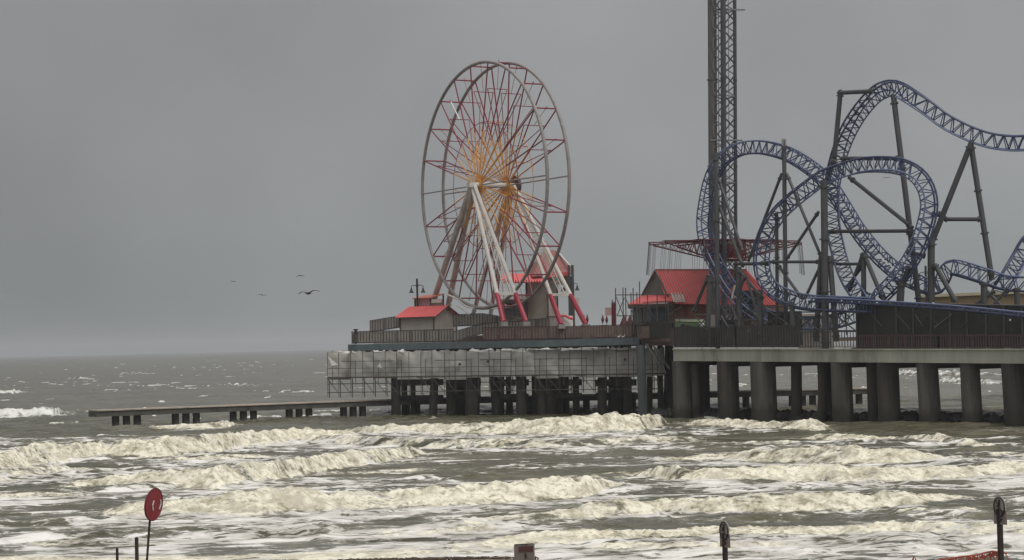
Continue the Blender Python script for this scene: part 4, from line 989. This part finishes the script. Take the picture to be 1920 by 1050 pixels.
SUPS = [(1470, 264, 1474, 640, .24, 2), (1466, 325, 1403, 490, .17, 2), (1475, 325, 1541, 485, .17, 2), (1456, 399, 1458, 640, .2, 2.5), (1545, 338, 1548, 655, .38, 1.4), (1535, 397, 1474, 487, .17, 2),
        (1445, 491, 1538, 491, .17, 2), (1376, 495, 1443, 494, .2, 3), (1459, 497, 1504, 560, .17, 2), (1539, 497, 1509, 560, .17, 2), (1342, 285, 1346, 655, .27, 2), (1347, 334, 1392, 470, .17, 3), (1346, 380, 1393, 500, .2, 3),
        (1387, 508, 1430, 560, .17, 1.5), (1385, 500, 1387, 650, .3, 1.5), (1425, 551, 1427, 650, .34, 1.5), (1485, 566, 1487, 650, .3, 1), (1329, 515, 1300, 585, .19, 1), (1331, 519, 1326, 650, .3, 1),
        (1576, 172, 1564, 300, .27, 5), (1564, 300, 1548, 345, .3, 4), (1572, 174, 1636, 171, .24, 5), (1675, 178, 1724, 575, .3, 6), (1577, 297, 1689, 297, .22, 5), (1592, 332, 1711, 427, .22, 5), (1552, 434, 1712, 433, .2, 5),
        (1822, 266, 1746, 458, .3, 5), (1746, 447, 1746, 640, .38, 4.5), (1820, 268, 1860, 525, .3, 6), (1770, 411, 1839, 411, .22, 5.5), (1748, 403, 1763, 402, .25, 5), (1619, 474, 1592, 545, .2, 5), (1619, 474, 1620, 600, .28, 5), (1621, 478, 1655, 560, .24, 5),
        (1556, 495, 1617, 495, .17, 5), (1617, 500, 1586, 540, .16, 6), (1752, 495, 1792, 566, .26, 4), (1690, 530, 1686, 590, .4, 4), (1706, 500, 1690, 535, .3, 4), (1540, 480, 1530, 640, .3, 2), (1556, 480, 1568, 640, .3, 2.2), (1735, 480, 1700, 472, .22, 5),
        (1395, 520, 1372, 600, .15, 1.2), (1398, 515, 1424, 600, .15, 1.2), (1865, 545, 1830, 570, .2, 3), (1845, 530, 1846, 575, .35, 3), (1850, 545, 1880, 575, .15, 3), (1890, 540, 1860, 575, .15, 3), (1906, 540, 1908, 580, .3, 3)]
fl = []
for (a, ya, b, yb, r, off) in SUPS:
    A, B = P(a, ya, fy(a, off)), P(b, yb, fy(b, off)); L_ = (B-A).length
    r *= .92; MB().tube(A, B, r, 12).build('support_column', M_SUP, rc)
    d = (B-A).normalized()
    for f_ in ((.06, .94) if L_ < 12 else (.04, .35, .66, .96)):
        q = A.lerp(B, f_); MB().tube(q-d*.07, q+d*.07, r*1.5, 10).build('flange', M_SUP, rc)
# cap on top of the tall column and white marks on two track bays
q = P(1470, 267, fy(1470, 2)); MB().box(q, (.42, .42, .7)).build('column_cap', M_WRIM, rc)
for (x, y, dx, dy) in ((1652, 482, 6, 9), (1660, 488, 4, 9), (1668, 494, 5, 8), (1728, 338, 8, 3)):
    A = P(x, y, fy(x, 4)); B = P(x+dx, y+dy, fy(x, 4)); MB().tube(A, B, .1, 4).build('chain_guard', M_GLOBE, rc)
for (a, ya, b, yb) in ((1352, 592, 1384, 645), (1383, 600, 1372, 575), (1378, 535, 1372, 560)):
    MB().tube(P(a, ya, fy(a, .9)), P(b, yb, fy(b, .9)), .1, 5).build('brace', M_CREAM if ya < 560 else M_SUP, rc)
for (a, b, y0, y1, off) in ((1352, 1384, 575, 610, 1.5), (1390, 1424, 560, 600, 1.3), (1430, 1484, 575, 612, 1.2), (1486, 1540, 585, 622, 1.1), (1560, 1604, 585, 620, 1.2), (1300, 1330, 590, 622, 1)):
    for (p, q) in (((a, y0), (b, y1)), ((a, y1), (b, y0)), ((a, y1), (b, y1)), ((a, y0), (b, y0))):
        MB().tube(P(p[0], p[1], fy(p[0], off)), P(q[0], q[1], fy(q[0], off)), .07, 5).build('brace', M_SUP, rc)
for k in range(26):
    a = random.uniform(1345, 1500); y = random.uniform(598, 640); MB().tube(P(a, y, fy(a, .7)), P(a+random.uniform(-12, 12), y+random.uniform(6, 16), fy(a, .7)), .035, 4).build('pipe', random.choice([M_SUP, M_TOWL, M_STONE]), rc)
# dark machine housings between the supports
mh = thing('machine_housing', 'dark equipment blocks and cabinets below the left coaster loop', 'machinery', tuple(on_front(1400, .2, 4)))
for (x0, x1, y0, y1, off, m) in ((1352, 1384, 600, 648, 3, M_SCREEN), (1388, 1446, 610, 648, 3, M_TRIM), (1446, 1500, 585, 648, 4, M_SCREEN), (1262, 1330, 616, 648, 5, M_TRIM), (1200, 1262, 612, 634, 8, M_STONE), (1392, 1426, 545, 580, 12, M_SCREEN)):
    A, B = P(x0, y1, fy(x0, off)), P(x1, y1, fy(x1, off)); A.z = B.z = P(x0, y0, fy(x0, off)).z
    MB().beam(A, B, .8, A.z-P(x0, y1, fy(x0, off)).z).build('cabinet', m, mh)
# charcoal screens along the pier at the right
sn = thing('screen_fence', 'tall charcoal mesh screen with steel frame along the right side of the concrete pier', 'fence', tuple(on_front(1606, .2, 1)))
xs_ = [1606, 1640, 1680, 1712, 1745, 1780, 1812, 1848, 1882, 1916, 1950, 1990]
def topy(x): return 570+(x-1606)*.0 if x < 1750 else 570+(x-1750)*.02
for a, b in zip(xs_[:-1], xs_[1:]):
    A, B = P(a, topy(a), frontY(a)+3.3), P(b, topy(b), frontY(b)+3.3)
    hA = A.z-7.0
    MB().beam(A.lerp(B, .03), A.lerp(B, .97), .04, hA-.05).build('mesh_panel', M_SCREEN, sn)
    MB().tube(P(a, topy(a)-1, frontY(a)+3.2), P(a+1, 652, frontY(a)+3.2), .11, 6).build('post', M_SUP, sn)
    MB().tube(P(a, topy(a), frontY(a)+3.1), P(b, topy(b), frontY(b)+3.1), .09, 5).build('rail', M_SUP, sn)
    MB().tube(P(a, 629, frontY(a)+3.1), P(b, 628, frontY(b)+3.1), .07, 5).build('rail', M_RAIL, sn)
for (a, ya, b, yb) in ((1634, 590, 1654, 612), (1682, 590, 1706, 617), (1752, 614, 1784, 589), (1745, 595, 1760, 610), (1716, 590, 1730, 612), (1738, 592, 1724, 612), (1800, 615, 1826, 592)):
    MB().tube(P(a, ya, frontY(a)+3.0), P(b, yb, frontY(b)+3.0), .05, 5).build('brace', M_TOWL if a == 1752 else M_SUP, sn)
railing('railing', 'reddish railing along the foot of the charcoal screen on the right', [(1608, 653), (1760, 654), (1990, 655)], [frontY(1608)+.4, frontY(1760)+.4, frontY(1990)+.4], 1.2, M_BRAIL, gap=.3)
for (x, y) in ((1894, 600), (1750, 569)): globe(x, y, frontY(x)+1.2, 'tiny white globe lamp on the charcoal screen '+('near the right edge' if x > 1800 else 'at the support column'), .1)

# ------------------------------------------------------------------ birds
def bird(label, c, span, pitch, roll, m=M_BIRD, dihedral=.25, wingr=.0, head=1):
    t = thing('bird', label, 'bird', tuple(c), 'birds flying over the sea'); c = Vector(c)
    b = MB(); n = 8; L_ = span*.36; fw = Vector((-.5*head, -.86, 0)).normalized(); sd_ = Vector((fw.y, -fw.x, 0))
    prof = [(-.5, .02), (-.3, .07), (0, .11), (.22, .09), (.34, .05), (.42, .055), (.5, .03), (.62, .008)]
    for (a0, r0), (a1, r1) in zip(prof[:-1], prof[1:]):
        b.tube(c+fw*a0*L_, c+fw*a1*L_, r0*L_*1.6, n, r1*L_*1.6)
    b.build('body', m, t, smooth=True)
    for s in (-1, 1):
        pts = []
        for k in range(6):
            f = k/5; ch = span*.15*(1-f*.7); z = span*(dihedral*(f-.9*f*f)*1.0)+s*roll*f*span*.5
            o = c+sd_*s*(.04+f*.5)*span*1.0+UP*z-fw*(f*f*.06*span); pts.append((o+fw*ch*.5, o-fw*ch*.5))
        wv = MB(); 
        for p_, q_ in pts: wv.v += [p_+UP*.015, q_+UP*.0, q_-UP*.02, p_-UP*.03]
        for k in range(5):
            for j in range(4): wv.f.append((4*k+j, 4*k+4+j, 4*k+4+(j+1) % 4, 4*k+(j+1) % 4))
        wv.build('wing', m, t)
    MB().poly([c-fw*L_*.4+sd_*.04, c-fw*L_*.4-sd_*.04, c-fw*L_*.72-sd_*.12, c-fw*L_*.72+sd_*.12], .02).build('tail', m, t)
bird('large dark pelican gliding with spread wings, lowest of the birds', P(578, 550, 175), 1.95, 0, -.08, dihedral=.35)
bird('small dark bird with drooping wings above the pelican', P(562, 516.5, 210), .95, 0, 0, dihedral=-.25)
bird('small pale backed bird with white back left of the pelican', P(492, 553, 210), .95, 0, .08, dihedral=.1)
bird('tiniest bird of the group, farthest left in the sky', P(437, 527, 230), .6, 0, .2, dihedral=-.1)
bird('tiny bird flying inside the right coaster loop', P(1662, 333, 262), .9, 0, 0, dihedral=.1)
MB().tube(P(493.5, 550.5, 209.9), P(494.5, 552.6, 209.9), .07, 6).build('back', M_BIRDW, bpy.data.objects['bird.002'])

# ------------------------------------------------------------------ foreground signs on the beach
def sandz(Yq): return max(min((84.2-Yq)*.065, 1.2), -3)
Yp = 66.0; c = P(288.5, 946, Yp); ft = P(274, 1060, Yp); ft = Vector((P(270, 1085, Yp).x, Yp, sandz(Yp)-.3))
rs_ = thing('red_paddle_sign', 'leaning thin pole with a red oval board marked with a white U shape', 'sign', tuple(ft))
MB().tube(ft, P(281, 975, Yp), .038, 8).build('pole', M_POST, rs_)
ux = Vector((math.cos(1.13), math.sin(1.13), 0)); uz = Vector((.10, 0, 1)).normalized()
ring = [c+ux*(.45*math.cos(t))+uz*(.50*math.sin(t)) for t in np.linspace(0, 2*math.pi, 29)[:-1]]
MB().poly(ring, .05).build('board', M_SIGNR, rs_)
MB().path([c+(p-c)*1.01+Vector((0, .02, 0)) for p in ring], .022, 5, True).build('rim', M_DRED, rs_)
nf = ux.cross(uz).normalized()
if nf.y > 0: nf = -nf
MB().path([c+nf*.035+ux*x+uz*z for x, z in ((-.06, .13), (-.12, .0), (-.06, -.18))], .02, 4).build('white_mark', M_WHT, rs_)
MB().path([c+nf*.035+ux*x+uz*z for x, z in ((.30, .13), (.33, .0), (.27, -.16))], .02, 4).build('white_mark', M_WHT, rs_)
for (x, yt, r, la) in ((219.5, 1028, .045, 'short dark post, shortest one left of the red paddle sign'), (256, 1008, .06, 'dark wooden post standing between the shortest post and the paddle sign')):
    t = P(x, yt, 66); mb = MB().tube((t.x, 66, .3), t, r, 8).tube(t, t+UP*.02, r*.9, 8, r*.4); o = mb.build('post', M_POST); o['label'] = la; o['category'] = 'post'; o['group'] = 'posts on the beach at the left'
def dive_sign(px, yt, Yq, la):
    """round prohibition sign, seen from the side, on a thick post"""
    top = P(px, yt, Yq); t = thing('warning_sign', la, 'sign', (top.x, Yq, sandz(Yq)-.2), 'prohibition signs on posts')
    px_m = Yq/F; ux_ = Vector((math.cos(-1.08), math.sin(-1.08), 0)); n_ = Vector((-ux_.y, ux_.x, 0)); n_ = n_ if n_.y < 0 else -n_
    c = top-UP*(19*px_m)
    MB().tube((top.x+.01, Yq+.10, sandz(Yq)-.2), (top.x+.01, Yq+.10, top.z-36*px_m+.2), .088, 8).build('post', M_POST, t)
    MB().poly([c+ux_*.235*math.cos(a)+UP*.285*math.sin(a) for a in np.linspace(0, 2*math.pi, 25)[:-1]], .02).build('face', mat('scuffed_white_sign', (.42, .39, .37), .6, .15, 6), t)
    MB().poly([c+ux_*-.27-UP*.50, c+ux_*.27-UP*.50, c+ux_*.27-UP*.10, c-ux_*.27-UP*.10], .018).build('lower_plate', M_SIGNG, t)
    f = n_*.03
    MB().path([c+f+ux_*.22*math.cos(a)+UP*.27*math.sin(a) for a in np.linspace(0, 2*math.pi, 25)[:-1]], .019, 5, True).build('ring', M_BLACK, t)
    MB().tube(c+f*1.2-ux_*.16+UP*.2, c+f*1.2+ux_*.16-UP*.2, .013, 5).build('slash', M_BLACK, t)
    MB().tube(c+f+UP*.14, c+f-ux_*.02-UP*.04, .028, 6).tube(c+f-UP*.04, c+f+ux_*.1-UP*.12, .02, 5).tube(c+f+UP*.06, c+f-ux_*.12, .018, 5).tube(c+f+UP*.2, c+f+UP*.16, .035, 6).build('swimmer_figure', M_BLACK, t)
    MB().poly([c+f-ux_*.12-UP*.33, c+f+ux_*.12-UP*.33, c+f-UP*.45][::-1], .012).build('arrow', M_BLACK, t)
    return t
dive_sign(1358, 976, 64, 'round swimmer prohibition sign on a dark post, left one near the bottom right')
dive_sign(1874, 931, 60, 'taller round swimmer prohibition sign on a dark post at the right edge')
bs = thing('notice_board', 'weathered square notice board with a maroon band and dark figures at the bottom centre', 'sign', tuple(P(982, 1090, 62)))
A, B = P(963.5, 1021.5, 62), P(1000.5, 1019.5, 61.4); dn = UP*.95
MB().poly([A-dn, B-dn, B, A], .04).build('board', M_SIGNG, bs)
fo_ = Vector((0, -.015, 0))
MB().poly([A.lerp(B, .22)-UP*.06+fo_, A.lerp(B, .22)-UP*.23+fo_, A.lerp(B, .97)-UP*.23+fo_, A.lerp(B, .97)-UP*.06+fo_], .012).build('band', M_SIGNM, bs)
for (x0, y0, x1, y1, r) in ((984.5, 1037, 985.5, 1048, .022), (992, 1044.5, 997, 1043, .018), (984, 1041, 987, 1044, .018), (965, 1021.5, 1000, 1019.8, .02)):
    MB().tube(P(x0, y0, 61.6), P(x1, y1, 61.6), r, 5).build('figure', M_BLACK, bs)
for s in (.15, .85):
    q = A.lerp(B, s); MB().tube((q.x, q.y+.09, .3), (q.x, q.y+.09, q.z-.1), .04, 6).build('post', M_POST, bs)
MB().box(P(1001.5, 1047, 61.6), (.12, .1, .12)).build('bracket', M_BLACK, bs)
# torn orange netting at the bottom right
nt_ = thing('barrier_netting', 'torn orange red plastic netting lying low around the right warning sign post', 'netting', tuple(P(1830, 1050, 61)))
line = [(1706, 1062), (1714, 1043), (1722, 1058), (1745, 1056), (1765, 1049), (1785, 1047), (1800, 1044), (1812, 1043), (1830, 1041), (1845, 1037), (1860, 1034), (1872, 1035), (1888, 1038)]
Wn = [P(x, y, 60.5) for x, y in line]
MB().path(Wn, .028, 5).build('top_cord', M_NET, nt_)
for i in range(60):
    f = i/60*(len(Wn)-1); k = int(f); p = Wn[k].lerp(Wn[k+1], f-k)
    d = Vector((random.uniform(-.06, .12), 0, -.12-.25*random.random()))
    MB().tube(p, p+d, .008+.02*random.random(), 4).build('net_strand', M_NET, nt_)
for i in range(14):
    f = random.uniform(3, 11); k = int(f); p = Wn[k].lerp(Wn[k+1], f-k)-UP*.02
    MB().poly([p, p+Vector((.18, 0, -.03)), p+Vector((.12, .02, -.12)), p+Vector((-.04, .02, -.09))], .01).build('torn_piece', M_NET, nt_)
# heaps of washed-up weed where the sand shows at the bottom edge
wd_ = MB()
for i in range(900):
    x = random.choice([random.uniform(640, 1010), random.uniform(270, 560)]); Yq = random.uniform(82.5, 84.3); q = P(x, 1048, Yq); z = float(shore_at(np.array([q.x]))[0]-Yq)*.065+.04
    s = random.uniform(.02, .09); wd_.tube((q.x, Yq, z), (q.x+random.uniform(-.35, .35), Yq+random.uniform(-.3, .3), z+random.uniform(-.03, .05)), s*.7, 5, s*.15)
wd_.build('seaweed', M_WEED, None, kind='stuff')

# ------------------------------------------------------------------ haze
mb = MB(); mb.box((0, 6000, 34), (16000, 14000, 76)); hz_ = mb.build('haze', bpy.data.materials.new('haze_air'), None, kind='stuff')
m = hz_.data.materials[0]; m.use_nodes = True; t = m.node_tree; t.nodes.clear()
o = t.nodes.new('ShaderNodeOutputMaterial'); vv = t.nodes.new('ShaderNodeVolumePrincipled')
vv.inputs['Color'].default_value = (.93, .96, 1, 1); vv.inputs['Density'].default_value = .00016; vv.inputs['Anisotropy'].default_value = .2
t.links.new(vv.outputs[0], o.inputs['Volume'])
